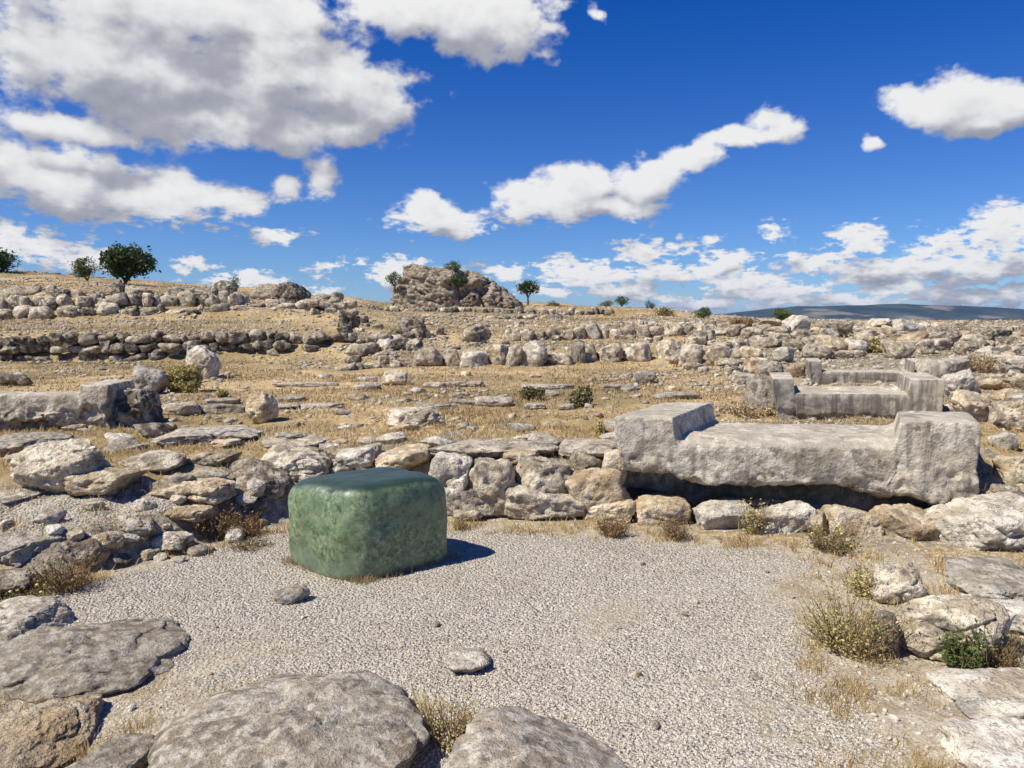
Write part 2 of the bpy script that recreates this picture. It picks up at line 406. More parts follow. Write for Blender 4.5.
def green_mat():
    m, t, b = base('polished_green_stone'); tc = t.n('ShaderNodeTexCoord'); P = tc.outputs['Object']
    n1 = t.noise(P, 3.2, 4, .6); n2 = t.noise(P, 30, 6, .75, .4); n3 = t.noise(P, 9, 6, .7)
    sz = t.n('ShaderNodeSeparateXYZ'); t.L.new(P, sz.inputs[0])
    c = t.mix(t.ss(n3, .35, .66), (.085, .130, .060), (.185, .235, .115))
    c = t.mix(t.m('MULTIPLY', t.ss(n2, .48, .64), t.ss(n1, .36, .60)), c, (.30, .36, .21))
    c = t.mix(t.m('MULTIPLY', t.ss(n2, .47, .36), .8), c, (.022, .052, .032))
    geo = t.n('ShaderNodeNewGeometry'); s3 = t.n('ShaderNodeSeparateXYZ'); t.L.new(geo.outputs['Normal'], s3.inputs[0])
    pol = t.ss(s3.outputs[2], .45, .85)                            # polished top, its dark teal of reflected sky put into the colour
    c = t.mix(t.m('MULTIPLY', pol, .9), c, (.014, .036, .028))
    # paler towards the foot
    c = t.mix(t.m('MULTIPLY', t.ss(t.m('ADD', sz.outputs[2], t.m('MULTIPLY', n1, .5)), .48, .12), .45), c, (.20, .26, .20))
    wv = t.n('ShaderNodeTexWave', wave_type='BANDS', bands_direction='DIAGONAL'); t.L.new(P, wv.inputs[0]); wv.inputs['Scale'].default_value = .9
    wv.inputs['Distortion'].default_value = 9; wv.inputs['Detail'].default_value = 3
    crack = t.m('MULTIPLY', t.ss(wv.outputs[1], .015, .0), t.ss(n1, .55, .6))
    c = t.mix(crack, c, (.008, .012, .010))
    t.L.new(c, b.inputs['Base Color'])
    t.put(b.inputs['Roughness'], t.m('ADD', t.m('MULTIPLY', n3, .14), t.ss(pol, 0., 1., .40, .34)))
    b.inputs['Specular IOR Level'].default_value = .65
    h = t.m('ADD', t.m('MULTIPLY', n3, .5), t.m('MULTIPLY', n2, .10))
    t.L.new(t.bump(h, .012, .6), b.inputs['Normal'])
    return m


M['green'] = green_mat()


def ground_mat():
    m, t, b = base('ground_mix'); tc = t.n('ShaderNodeTexCoord'); P = tc.outputs['Object']
    ga = t.n('ShaderNodeAttribute', attribute_name='gravel'); st = t.n('ShaderNodeAttribute', attribute_name='stony')
    vr = t.n('ShaderNodeTexVoronoi'); t.L.new(P, vr.inputs[0]); vr.inputs['Scale'].default_value = 58
    sv = t.n('ShaderNodeSeparateColor'); t.L.new(vr.outputs['Color'], sv.inputs[0])
    gc = t.mix(sv.outputs[0], (.36, .315, .255), (.56, .51, .435))
    gc = t.mix(t.ss(t.noise(P, 1.1, 5, .6), .42, .66, 0., .45), gc, (.36, .30, .225))
    n0 = t.noise(P, .35, 5, .6); n1 = t.noise(P, 2.2, 7, .68); n2 = t.noise(P, 14, 7, .72); n3 = t.noise(P, 60, 4, .7)
    dg = t.mix(t.ss(n1, .35, .65), (0.318, 0.215, 0.103), (0.551, 0.400, 0.202))
    dg = t.mix(t.ss(n2, .46, .62), dg, (0.678, 0.530, 0.301))
    dg = t.mix(t.m('MULTIPLY', t.ss(n2, .46, .36), .7), dg, (0.159, 0.110, 0.056))
    dg = t.mix(t.m('MULTIPLY', t.ss(n0, .46, .62), .75), dg, (0.276, 0.200, 0.095))
    rk = t.mix(t.ss(n2, .4, .62), (0.212, 0.175, 0.125), (0.456, 0.395, 0.292))
    rk = t.mix(t.ss(n3, .40, .30), rk, (0.074, 0.060, 0.043))
    sm = t.ss(t.m('ADD', n1, t.m('MULTIPLY', t.m('SUBTRACT', st.outputs['Fac'], .5), .5)), .47, .55)
    dg = t.mix(sm, dg, rk)
    dg = t.mix(t.m('MULTIPLY', t.ss(t.noise(P, .13, 4, .6), .47, .60), .65), dg, (0.212, 0.160, 0.073))
    du = t.n('ShaderNodeAttribute', attribute_name='dust')
    dc = t.mix(t.ss(n1, .38, .62), (.36, .30, .22), (.50, .435, .335)); dc = t.mix(t.ss(n2, .46, .60), dc, (.56, .495, .395)); dc = t.mix(t.m('MULTIPLY', t.ss(n3, .47, .38), .7), dc, (.22, .17, .11)); dc = t.mix(t.ss(n3, .55, .64), dc, (.62, .56, .46))
    dc = t.mix(t.m('MULTIPLY', t.ss(t.noise(P, 3.3, 5, .6), .52, .62), .6), dc, (.30, .22, .13))
    dg = t.mix(du.outputs['Fac'], dg, dc)
    c = t.mix(t.ss(t.m('ADD', ga.outputs['Fac'], t.m('MULTIPLY', t.m('SUBTRACT', n2, .5), .9)), .35, .65), dg, gc)
    t.L.new(c, b.inputs['Base Color']); b.inputs['Roughness'].default_value = .95; b.inputs['Specular IOR Level'].default_value = .15
    h = t.m('ADD', t.m('MULTIPLY', n2, .7), t.m('MULTIPLY', n3, .4))
    h = t.m('ADD', h, t.m('MULTIPLY', t.m('MULTIPLY', vr.outputs[0], -.9), ga.outputs['Fac']))
    t.L.new(t.bump(h, .04, .8), b.inputs['Normal'])
    return m


M['ground'] = ground_mat()


def var_mat(name, a, bcol, c3=None, rough=.8, trans=.0, attr='tone'):
    """colour driven by a per face value stored on the mesh"""
    m, t, b = base(name); at_ = t.n('ShaderNodeAttribute', attribute_name=attr)
    c = t.mix(at_.outputs['Fac'], a, bcol)
    if c3: c = t.mix(t.ss(at_.outputs['Fac'], .86, .95), c, c3)
    t.L.new(c, b.inputs['Base Color']); b.inputs['Roughness'].default_value = rough; b.inputs['Specular IOR Level'].default_value = .2
    if trans:
        tr = t.n('ShaderNodeBsdfTranslucent'); t.L.new(c, tr.inputs[0]); ms = t.n('ShaderNodeMixShader'); ms.inputs[0].default_value = trans
        out = [n for n in t.N if n.type == 'OUTPUT_MATERIAL'][0]
        t.L.new(b.outputs[0], ms.inputs[1]); t.L.new(tr.outputs[0], ms.inputs[2]); t.L.new(ms.outputs[0], out.inputs[0])
    return m


M['pebble'] = var_mat('gravel_chips', (.42, .365, .29), (.60, .54, .45), (.64, .59, .50), .9)
M['straw'] = var_mat('dry_straw', (.23, .155, .075), (.64, .50, .29), (.70, .59, .39), .8, .25)
M['gold'] = var_mat('golden_grass', (.30, .19, .06), (.72, .54, .24), (.36, .34, .12), .8, .25)
M['brown'] = var_mat('dead_weed', (.16, .095, .045), (.40, .27, .14), None, .85, .2)
M['weed'] = var_mat('yellow_green_weed', (.28, .24, .08), (.68, .58, .27), None, .8, .3)
M['leaf'] = var_mat('green_leaf', (.045, .075, .02), (.17, .22, .07), None, .6, .3)
M['leafdark'] = var_mat('dark_leaf', (.022, .042, .014), (.085, .125, .04), None, .6, .25)
M['olive'] = var_mat('olive_bush', (.09, .09, .035), (.32, .27, .12), None, .8, .25)
mw, tw_, bw = base('bark'); cc = tw_.mix(tw_.noise(None, 20, 4), (.05, .035, .025), (.14, .11, .08)); tw_.L.new(cc, bw.inputs['Base Color']); bw.inputs['Roughness'].default_value = .9
M['bark'] = mw
my, ty, by = base('yellow_petal'); by.inputs['Base Color'].default_value = (.75, .62, .12, 1); M['petal'] = my


def hill_mat():
    m, t, b = base('wooded_hill'); tc = t.n('ShaderNodeTexCoord'); P = tc.outputs['Object']
    n = t.noise(t.v('MULTIPLY', P, (1, 1, 3)), .004, 8, .65); n2 = t.noise(t.v('MULTIPLY', P, (1, 1, 3)), .0016, 4, .6)
    c = t.mix(t.ss(n, .40, .62), (.010, .020, .016), (.045, .06, .04))
    c = t.mix(t.ss(n2, .55, .63, 0., .75), c, (.24, .20, .14))
    t.L.new(c, b.inputs['Base Color']); b.inputs['Roughness'].default_value = 1.; b.inputs['Specular IOR Level'].default_value = 0
    return m


M['hill'] = hill_mat()

# ------------------------------------------------------------------ ground sheet
NX, NY = 760, 900
ly = np.linspace(math.log(1.5), math.log(14000), NY); Yr = np.exp(ly) - 6.0
tt = np.linspace(-1, 1, NX); sx_ = np.sign(tt) * (np.abs(tt) ** 1.15)
XX = sx_[None, :] * (8 + np.maximum(Yr, 0) * 1.25)[:, None]; YY = np.repeat(Yr[:, None], NX, 1)
ZZ = Zg(XX, YY)
I = np.arange(NX * NY).reshape(NY, NX)
gm = nmesh('ground', np.stack([XX.ravel(), YY.ravel(), ZZ.ravel()], 1),
           np.stack([I[:-1, :-1].ravel(), I[:-1, 1:].ravel(), I[1:, 1:].ravel(), I[1:, :-1].ravel()], 1))


def gravel_mask(x, y):
    wy = np.interp(x, WX, WY); n = fbm2(x, y, 1.6, 4, 21) * .35
    g = sstep(wy - y + n * .5, -.08, .20)
    # right side and lower left fade into bare soil and weeds
    u = x / np.maximum(y, .5) * F + CX
    edge = np.interp(y, [1.5, 2.4, 2.9, 3.4, 4.1, 4.7, 6], [980, 960, 925, 850, 815, 850, 900])
    g = g * (.12 + .88 * sstep(edge - u + n * 260, -40, 110))
    g = g * (1 - .62 * sstep(fbm2(x, y, 1.5, 3, 77) + .55 * fbm2(x, y, 7, 4, 78), .02, .32) * sstep(4.6 - y + .25 * x, 0, 1.))
    left = np.interp(y, [1.5, 2.6, 3.4, 4.0, 5], [500, 280, 130, 20, -60])
    g = g * (.30 + .70 * sstep(u - left + n * 180, -40, 60))
    # the gravel strip on the terrace at the left
    gl = sstep(y - wy + n * .3, .5, .75) * sstep(5.9 + .2 * x - y + n, -.2, .2) * sstep(-1.9 - x, 0, .5) * .85
    return np.maximum(g, gl)


def set_attr(me, name, vals, dom='POINT'):
    a = me.attributes.new(name, 'FLOAT', dom); a.data.foreach_set('value', np.asarray(vals, np.float32).ravel())


set_attr(gm, 'gravel', gravel_mask(XX, YY))
wyy = np.interp(XX, WX, WY)
stony = np.exp(-((YY - wyy - .9) / .8) ** 2) * .75 + sstep(YY, 12, 16) * .25 + sstep(XX / np.maximum(YY, 1), .22, .36) * sstep(YY, 6, 9) * .35
set_attr(gm, 'stony', stony + .12)
set_attr(gm, 'dust', sstep(wyy - YY, -.5, .0) * .85)
ground = tag(link('ground', gm, M['ground']), kind='structure')

# ------------------------------------------------------------------ distant hills
hx = np.linspace(-5200, 7800, 420); hy = np.linspace(0, 1, 60)
HX, HT = np.meshgrid(hx, hy); HYv = 4300 + 2600 * HT
pu = HX / 5300 * F + CX
topy = np.interp(pu, [-300, 300, 560, 700, 760, 800, 850, 900, 960, 1000, 1060, 1200, 1500], [322, 322, 321, 316, 311, 307, 305, 304.5, 305, 308, 312, 309, 313])
HH = (318 - topy) / F * 5300 + 12 * fbm2(HX, HX * 0, .0011, 4, 3)
prof = np.exp(-((HT - .42) / .24) ** 2)
HZ = -55 + (HH + 57) * prof + 22 * fbm2(HX, HYv, .002, 5, 8) * prof
I2 = np.arange(HX.size).reshape(HX.shape)
hm = nmesh('hill', np.stack([HX.ravel(), HYv.ravel(), HZ.ravel()], 1), np.stack([I2[:-1, :-1].ravel(), I2[:-1, 1:].ravel(), I2[1:, 1:].ravel(), I2[1:, :-1].ravel()], 1))
tag(link('hill', hm, M['hill']), kind='structure')

# ------------------------------------------------------------------ haze: dry summer air over the far valley
mh = bpy.data.materials.new('haze_air'); mh.use_nodes = True; th = NT(mh.node_tree); th.N.clear()
pv = th.n('ShaderNodeVolumePrincipled'); pv.inputs['Color'].default_value = (.40, .58, .95, 1); pv.inputs['Density'].default_value = .00005
oo = th.n('ShaderNodeOutputMaterial'); th.L.new(pv.outputs[0], oo.inputs['Volume'])
bmh = bmesh.new(); bmesh.ops.create_cube(bmh, size=1)
zmin = min(float(ZZ.min()), float(HZ.min())) - 2; zmax = float(HZ.max()) + 12
for v in bmh.verts: v.co = Vector((v.co.x * 44000, v.co.y * 32000, zmin if v.co.z < 0 else zmax))
meh = bpy.data.meshes.new('haze'); bmh.to_mesh(meh); bmh.free()
HAZE = True
if HAZE: tag(link('haze', meh, mh, smooth=False), kind='stuff')

# ------------------------------------------------------------------ rock placing
_seed = [100]


def sd_():
    _seed[0] += 1; return _seed[0]


def rockbox(name, px0, px1, py0, py1, Y=None, d=None, h=None, mat='grey', lvl=3, parent=None, yaw=0., sink=.12, **k):
    """a rock whose outline spans the given sight lines and stands on the terrain"""
    pc = (px0 + px1) / 2
    if Y is None: _, Y = hit(pc, py1)
    dist = Y
    wd = (px1 - px0) / F * dist
    if d is None:
        d = wd * .8
        for _ in range(12):
            if at(pc, py0, Y + d * .55)[2] - at(pc, py1, Y)[2] > .28 * wd or d < .35 * wd: break
            d *= .86
    yc = Y + d * .5
    x = at(pc, py0, yc)[0]; wd = (px1 - px0) / F * (Y + d * .3)
    zt = at(pc, py0, Y + d * .6)[2]
    zb = min(zg1(x, yc), at(pc, py1, Y)[2] + .02) if h is None else zg1(x, yc)
    hh = (zt - zb) if h is None else h
    hh = max(hh, .05)
    s = hh * sink; k.setdefault('low', .16); r_ = random.Random(_seed[0] * 3 + 1)
    if wd < 1.2 and hh > .3 * wd: k.setdefault('tilt', r_.uniform(-.28, .28))
    V, Fc = rockV(wd, d, hh + s, lvl, sd_(), **k)
    V = V - (0, 0, s)
    if yaw:
        c, q = math.cos(yaw), math.sin(yaw); V = np.stack([V[:, 0] * c - V[:, 1] * q, V[:, 0] * q + V[:, 1] * c, V[:, 2]], 1)
    loc = Vector((x, yc, zb))
    if parent is not None: loc = loc - parent.location
    return link(name, nmesh(name, V, Fc), M[mat] if isinstance(mat, str) else mat, parent, loc, lvl > 3)


def boulder(label, px0, px1, py0, py1, cat='boulder', name='boulder', group=None, **k):
    return tag(rockbox(name, px0, px1, py0, py1, **k), label, cat, group)


# ---- the green stone
def green_stone():
    pl = np.array([(-1.53, 4.79), (-.96, 4.36), (-.36, 4.83), (-.86, 5.20)])        # plan corners: left, front, right, back
    c = pl.mean(0); H = .585
    v, f = ico(6); n = 10.
    hp = np.abs(v[:, :2]).max(1)
    pxy = (np.abs(v[:, :2]) ** 4.6).sum(1) ** (1 / 4.6)
    p = v / ((pxy ** 9 + np.abs(v[:, 2]) ** 9) ** (1 / 9))[:, None]
    # local (s,t) in -1..1 to the plan quadrilateral
    s, t_ = (p[:, 0] + 1) / 2, (p[:, 1] + 1) / 2
    A = (1 - s)[:, None] * ((1 - t_)[:, None] * pl[1] + t_[:, None] * pl[0]) + s[:, None] * ((1 - t_)[:, None] * pl[2] + t_[:, None] * pl[3])
    xy = (A - c)
    z = (p[:, 2] + 1) / 2
    bul = 1 + .035 * np.sin(np.clip(z, 0, 1) * math.pi) - .05 * sstep(z, .7, 1.)
    xy = xy * bul[:, None]
    Z = z * (H + .05) - .05 + .012 * (xy[:, 0]) - .03 * sstep(z, .8, 1) * (np.hypot(xy[:, 0], xy[:, 1]) / .5) ** 2
    V = np.stack([xy[:, 0], xy[:, 1], Z], 1)
    nr = V - (0, 0, .28); nr /= np.linalg.norm(nr, axis=1)[:, None]
    V = V + nr * (.030 * fbm(V * 2.4 + 3, 3) + .010 * fbm(V * 7, 4))[:, None]
    o = link('green_stone_block', nmesh('green_stone_block', V, f), M['green'], None, (c[0], c[1], 0))
    return tag(o, 'smooth polished green stone block with rounded edges standing on the gravel', 'stone block')


green_stone()


# ---- dressed threshold slabs with raised ends
def threshold(label, FL, FR, BL, BR, z0, zf, za, sl, sr, under=.0, seed=1, mat='slab', ridge=0., rough=1., step=None, nres=150, lip=0., bow=0., flare=.12):
    """a slab with plan corners, floor height zf and raised ends (fractions sl, sr of its length)"""
    s_ = np.sort(np.concatenate([np.linspace(0, 1, nres), sl + np.linspace(-.014, .014, 8), 1 - sr + np.linspace(-.014, .014, 8)]))
    t_ = np.linspace(0, 1, nres // 2); r_ = np.linspace(0, 1, 34)
    verts, faces = [], []
    def sheet(U, Vv, fn, flip=False):
        n0 = sum(len(a) for a in verts); A, B = np.meshgrid(U, Vv); P = fn(A.ravel(), B.ravel()); verts.append(P)
        I = np.arange(A.size).reshape(A.shape) + n0
        q = np.stack([I[:-1, :-1].ravel(), I[:-1, 1:].ravel(), I[1:, 1:].ravel(), I[1:, :-1].ravel()], 1)
        faces.append(q[:, ::-1] if flip else q)
    FLa, FRa, BLa, BRa = map(np.array, (FL, FR, BL, BR)); c = (FLa + FRa + BLa + BRa) / 4
    def top(s, t):
        hA = zf + (za - zf) * (sstep(s, sl + .007, sl - .007) * (1 - .05 * t) + sstep(s, 1 - sr - .007, 1 - sr + .007) * (1 - .02 * t))
        hA = hA - lip * np.clip(1 - t / .2, 0, 1) ** 1.6 * sstep(s, sl, sl + .02) * sstep(s, 1 - sr, 1 - sr - .02)
        hA = hA - .034 * sstep(t, .30, .325) * sstep(s, sl, sl + .03) * sstep(s, 1 - sr, 1 - sr - .03)
        if step: hA = hA - step * sstep(s, 1 - sr - .01, 1 - sr + .01) * sstep(t, .55, .60)
        hA = hA + ridge * sstep(t, .74, .78) * sstep(s, sl, sl + .02) * sstep(s, 1 - sr, 1 - sr - .02)
        e = np.minimum(np.minimum(s, 1 - s) * 2.2, np.minimum(t, 1 - t)); hA = hA - .012 * np.exp(-(e / .01) ** 1)
        return hA
    def M3(s, t, r):
        zt = top(s, t); z = z0 + (zt - z0) * r
        xy = ((1 - s)[:, None] * ((1 - t)[:, None] * FLa + t[:, None] * BLa) + s[:, None] * ((1 - t)[:, None] * FRa + t[:, None] * BRa))
        u0 = .60 + .10 * fbm(np.stack([s * 6, s * 0 + seed, s * 0], 1), 3) + .28 * sstep(s, .60, .95)
        fr = sstep(1 - r, u0, u0 + .13) * under * np.clip(1.15 - np.abs(s - .45) * .7, .3, 1) * (1 - t)
        fr = fr + bow * 4 * s * (1 - s) * (1 - t)
        xy = xy + np.stack([np.zeros_like(fr), fr], 1)
        # ends batter inwards towards the foot
        bt = (1 - r) ** 1.3 * (flare * sstep(s, .25, 0) - .04 * sstep(s, .75, 1)); xy[:, 0] += bt
        rnd = .009 * (sstep(r, .86, 1.) ** 2); xy[:, 1] += rnd * (sstep(t, .1, 0) - sstep(t, .9, 1)); xy[:, 0] += rnd * (sstep(s, .04, 0) - sstep(s, .96, 1))
        P = np.stack([xy[:, 0] - c[0], xy[:, 1] - c[1], z - z0], 1)
        o = seed * 7.7
        W = np.stack([fbm(P * 3.1 + o + q, 5, .55) for q in (0, 30, 60)], 1)
        fw = sstep(r, .75, .35)[:, None]
        P = P + W * (.009 + .095 * fw) * rough + np.stack([fbm(P * 14 + o + q, 3) for q in (0, 30, 60)], 1) * (.006 + .020 * fw) * rough - np.array([0, -1., 0]) * (.018 * fw[:, 0] * np.exp(-(perlin(P * (2.2, 2.2, 4.5) + o) / .10) ** 2))[:, None]
        return P
    one, zero = np.ones_like, np.zeros_like
    sheet(s_, t_, lambda a, b: M3(a, b, one(a)))
    sheet(s_, r_, lambda a, b: M3(a, zero(a), b))
    sheet(s_, r_, lambda a, b: M3(a, one(a), b), True)
    sheet(t_, r_, lambda a, b: M3(zero(a), a, b), True)
    sheet(t_, r_, lambda a, b: M3(one(a), a, b))
    sheet(s_, t_, lambda a, b: M3(a, b, zero(a)), True)
    V = np.concatenate(verts); Fc = np.concatenate(faces)
    me = nmesh('threshold_slab', V, Fc)
    bm = bmesh.new(); bm.from_mesh(me); bmesh.ops.remove_doubles(bm, verts=bm.verts, dist=.0004); bmesh.ops.recalc_face_normals(bm, faces=bm.faces); bm.to_mesh(me); bm.free()
    return tag(link('threshold_slab', me, M[mat], None, (c[0], c[1], z0)), label, 'stone slab')


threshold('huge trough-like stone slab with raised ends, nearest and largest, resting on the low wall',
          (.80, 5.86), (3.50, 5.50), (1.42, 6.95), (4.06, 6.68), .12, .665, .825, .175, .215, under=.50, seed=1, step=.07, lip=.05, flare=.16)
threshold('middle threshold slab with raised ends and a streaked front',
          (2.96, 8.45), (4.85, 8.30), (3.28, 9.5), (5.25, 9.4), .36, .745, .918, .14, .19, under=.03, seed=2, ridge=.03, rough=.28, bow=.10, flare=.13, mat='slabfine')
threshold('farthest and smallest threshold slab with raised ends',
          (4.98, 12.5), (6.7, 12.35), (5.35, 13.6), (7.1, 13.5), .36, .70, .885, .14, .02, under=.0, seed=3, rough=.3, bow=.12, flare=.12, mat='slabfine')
boulder('pale cut stone block at the right end of the farthest threshold slab', 908, 943, 358, 374, Y=12.5, d=.9, mat='pale', lvl=3, box=6, cuts=2, cat='stone block', name='stone_block')
boulder('rough grey stone butting the left end of the middle threshold slab', 748, 772, 374, 398, Y=8.9, d=.5, mat='worn', lvl=4, box=5, cuts=3, cat='stone block', name='stone_block')

# ---- the long broken block at the left
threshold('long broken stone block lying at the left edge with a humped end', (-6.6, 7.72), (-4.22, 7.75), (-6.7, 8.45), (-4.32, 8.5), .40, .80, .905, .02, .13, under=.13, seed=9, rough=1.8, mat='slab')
boulder('jagged dark end piece jutting from the long broken block', 107, 155, 388, 434, Y=7.86, d=.62, mat='dark', lvl=6, box=4, cuts=9)
boulder('flat dark stone tucked under the broken end of the long block', 133, 172, 423, 438, mat='dark', lvl=3)
boulder('smooth dark hump-backed boulder at the left edge behind the long block', -22, 33, 371, 387, mat='dark', lvl=4, box=2.4)


# ------------------------------------------------------------------ near retaining wall (hand placed, one thing)
def wall(name, label, base_pt, stones, stuff=None):
    e = empty(name, base_pt); tag(e, label, 'wall')
    for q in stones:
        px0, px1, py0, py1, Y, dd, mt, lv = q[:8]
        rockbox('stone', px0, px1, py0, py1, Y=Y, d=dd, mat=mt, lvl=lv, parent=e, h=None if len(q) < 9 else q[8], box=4.2, cuts=6, sink=.10, rough=.9)
    return e


ST = [(459, 502, 489, 522, 5.78, .4, 'pale', 5), (500, 588, 487, 529, 5.72, .42, 'grey', 5), (583, 636, 498, 531, 5.70, .4, 'tan', 5),
      (632, 690, 497, 534, 5.62, .4, 'tan', 5), (694, 752, 501, 538, 5.5, .42, 'pale', 5), (748, 812, 503, 543, 5.42, .42, 'pale', 5),
      (808, 828, 510, 546, 5.35, .3, 'tan', 4), (824, 880, 508, 549, 5.3, .45, 'tan', 5), (876, 934, 506, 551, 5.22, .45, 'tan', 5),
      (427, 470, 452, 500, 5.86, .45, 'pale', 5), (466, 516, 457, 498, 5.82, .42, 'grey', 5), (512, 570, 456, 497, 5.84, .45, 'grey', 5),
      (560, 628, 467, 498, 5.80, .4, 'tan', 5), (596, 622, 448, 470, 5.95, .4, 'grey', 4), (452, 484, 506, 523, 5.74, .25, 'grey', 4),
      (330, 382, 446, 475, 6.15, .6, 'pale', 5), (376, 432, 447, 478, 6.05, .6, 'tan', 5), (296, 352, 470, 512, 5.95, .5, 'grey', 4), (345, 440, 470, 520, 5.95, .45, 'grey', 4),
      (568, 600, 449, 470, 6.1, .4, 'grey', 4), (500, 540, 446, 462, 6.2, .4, 'tan', 4), 
      (700, 790, 497, 520, 5.85, .3, 'grey', 4), (790, 900, 500, 522, 5.75, .35, 'grey', 4)]
wall('dry_stone_wall', 'low rough stone wall edging the gravel, running behind the green stone and under the slab', (.6, 5.7, 0), ST)
boulder('large squared tan block ending the low wall, right of the big slab', 933, 1040, 503, 560, Y=4.95, d=.6, mat='pale', lvl=6, box=4.5, cuts=6, cat='stone block', name='stone_block')

# ---- rock kerb and boulders on the left
L = boulder
L('big grey leaning block with a pointed top, left of the kerb rocks', 15, 101, 440, 498, mat='grey', lvl=6, box=2.6, cuts=9, low=.1)
L('tilted flat-topped stone leaning beside the pointed grey block', 60, 136, 467, 500, mat='tan', lvl=5, box=3, cuts=5)
L('low worn rock with a ledge behind the kerb stones', 123, 188, 452, 477, mat='grey', lvl=5)
L('long low rock lying just left of the long dark-ended slab', 183, 238, 450, 471, mat='tan', lvl=5)
L('long slab of bedrock with a black broken end, left behind the green stone', 262, 336, 447, 486, mat='grey', lvl=6, box=4, cuts=5, d=.7)
L('rough stone with a black hollow beside the long dark-ended slab', 226, 290, 461, 500, mat='dark', lvl=5)
L('long tabular brown stone in the kerb row below the ledge rock', 154, 234, 480, 509, mat='tan', lvl=6, box=4, cuts=4)
L('dark split rock at the upper end of the kerb, above the dead weeds', 230, 268, 498, 524, mat='dark', lvl=5, cuts=8)
L('small round grey stone perched over the dark split rock', 246, 263, 485, 503, mat='grey', lvl=4, box=2.3, cuts=3)
L('smooth tan hump in the middle of the left kerb', 141, 213, 504, 531, mat='tan', lvl=6, box=3, cuts=4)
L('dark shadowed kerb stone left of the smooth tan hump', 98, 160, 515, 545, mat='grey', lvl=5, box=4)
L('cracked grey stone low in front of the smooth tan hump', 138, 190, 532, 557, mat='grey', lvl=5)
L('large pale kerb rock with rounded top at the left edge', -20, 70, 533, 574, mat='pale', lvl=6, box=3)
L('dark jagged kerb rock next to the pale rounded one', 50, 106, 534, 573, mat='dark', lvl=5, cuts=8)
L('squat black stone in the weeds below the kerb at the left edge', -30, 42, 570, 602, mat='dark', lvl=5)
L('thin flat stone half buried beside the dark jagged kerb rock', 100, 132, 553, 570, mat='dark', lvl=4)
L('low crumbled rock on the terrace above the kerb', 186, 232, 470, 484, mat='grey', lvl=4)
L('flat stone sunk in the ground left of the tilted flat-topped stone', 0, 44, 495, 508, mat='worn', lvl=4, d=.5)
L('small sharp stone on the terrace behind the pointed grey block', 8, 32, 452, 466, mat='pale', lvl=4)
L('flat pale outcrop of bedrock in front of the long broken block', -10, 62, 434, 458, mat='worn', lvl=5, d=.8)
L('weathered flat bedrock strip right of the long broken block', 160, 262, 428, 447, mat='worn', lvl=5, d=.9)
L('pitted bedrock hump at the terrace edge behind the green stone', 262, 330, 436, 452, mat='grey', lvl=5, d=.7)
L('low bedrock shelf topping the wall above the green stone', 425, 560, 440, 458, mat='grey', lvl=5, d=.6, Y=6.25)
L('flat bedrock shelf beside the left end of the big slab', 556, 622, 440, 458, mat='worn', lvl=5, d=.6, Y=6.2)

# ---- foreground
_seed[0] = 5000
L('broad flat lichen-spotted boulder in the lower foreground', 136, 446, 664, 800, mat='worn', lvl=6, d=1.05, Y=2.08, h=.185, box=2.5, cuts=4, rough=.62, low=.2, sink=.6)
L('smooth domed boulder cut by the bottom edge of the picture', 420, 668, 716, 830, mat='worn', lvl=6, d=.9, Y=1.76, h=.22, box=2.4, cuts=2, rough=.4, low=.08)
L('wide sheet of pale worn bedrock at the left foreground', -60, 192, 634, 706, mat='worn', lvl=6, d=.9, h=.09, box=2.5, cuts=6, rough=.9, low=.3, sink=.8)
L('thin tilted slab with a dark right edge at the left edge of the gravel', -40, 70, 613, 656, mat='worn', lvl=6, d=.6, h=.11, box=3, cuts=5, rough=.8, sink=.6)
L('chunky tan rock in the lower left corner with a dark notch', -20, 99, 711, 790, mat='tan', lvl=6, d=.6, box=3, cuts=12, rough=1., sink=.5)
L('low rounded stone on the bottom edge beside the lower left corner rock', 80, 152, 753, 800, mat='worn', lvl=5, d=.35, box=2.5)
L('small wedge-shaped stone with a dark face on the gravel in front of the green stone', 274, 309, 587, 607, mat='worn', lvl=4, name='stone', cat='stone', d=.14)
L('pinkish flat stone set in the gravel above the domed boulder', 446, 493, 656, 679, mat='pale', lvl=4, name='stone', cat='stone', d=.22)
L('rough stone capped with yellow lichen behind the tan shrub', 866, 921, 563, 607, mat='grey', lvl=5)
L('round boulder with a white top and dark flank at the right', 896, 1013, 597, 670, mat='grey', lvl=6, box=2.5, cuts=4, low=.1)
L('low dark stone between the tan shrub and the round boulder', 870, 904, 612, 660, mat='dark', lvl=5)
L('pale flat paving slab at the right edge under the squared block', 940, 1050, 566, 606, mat='pale', lvl=6, d=.7, h=.08, box=5, cuts=5, rough=1., sink=.8)
L('flat grey step slab at the lower right edge, upper of the two', 944, 1080, 676, 730, mat='pale', lvl=6, d=.42, h=.07, box=7, cuts=2, rough=.7, sink=.8)
L('flat grey step slab in the lower right corner', 954, 1090, 733, 800, mat='pale', lvl=6, d=.40, h=.08, box=7, cuts=2, rough=.7, sink=.8)
L('narrow pale slab behind the round boulder at the right edge', 985, 1050, 606, 640, mat='pale', lvl=5, d=.4, box=5, cuts=2)

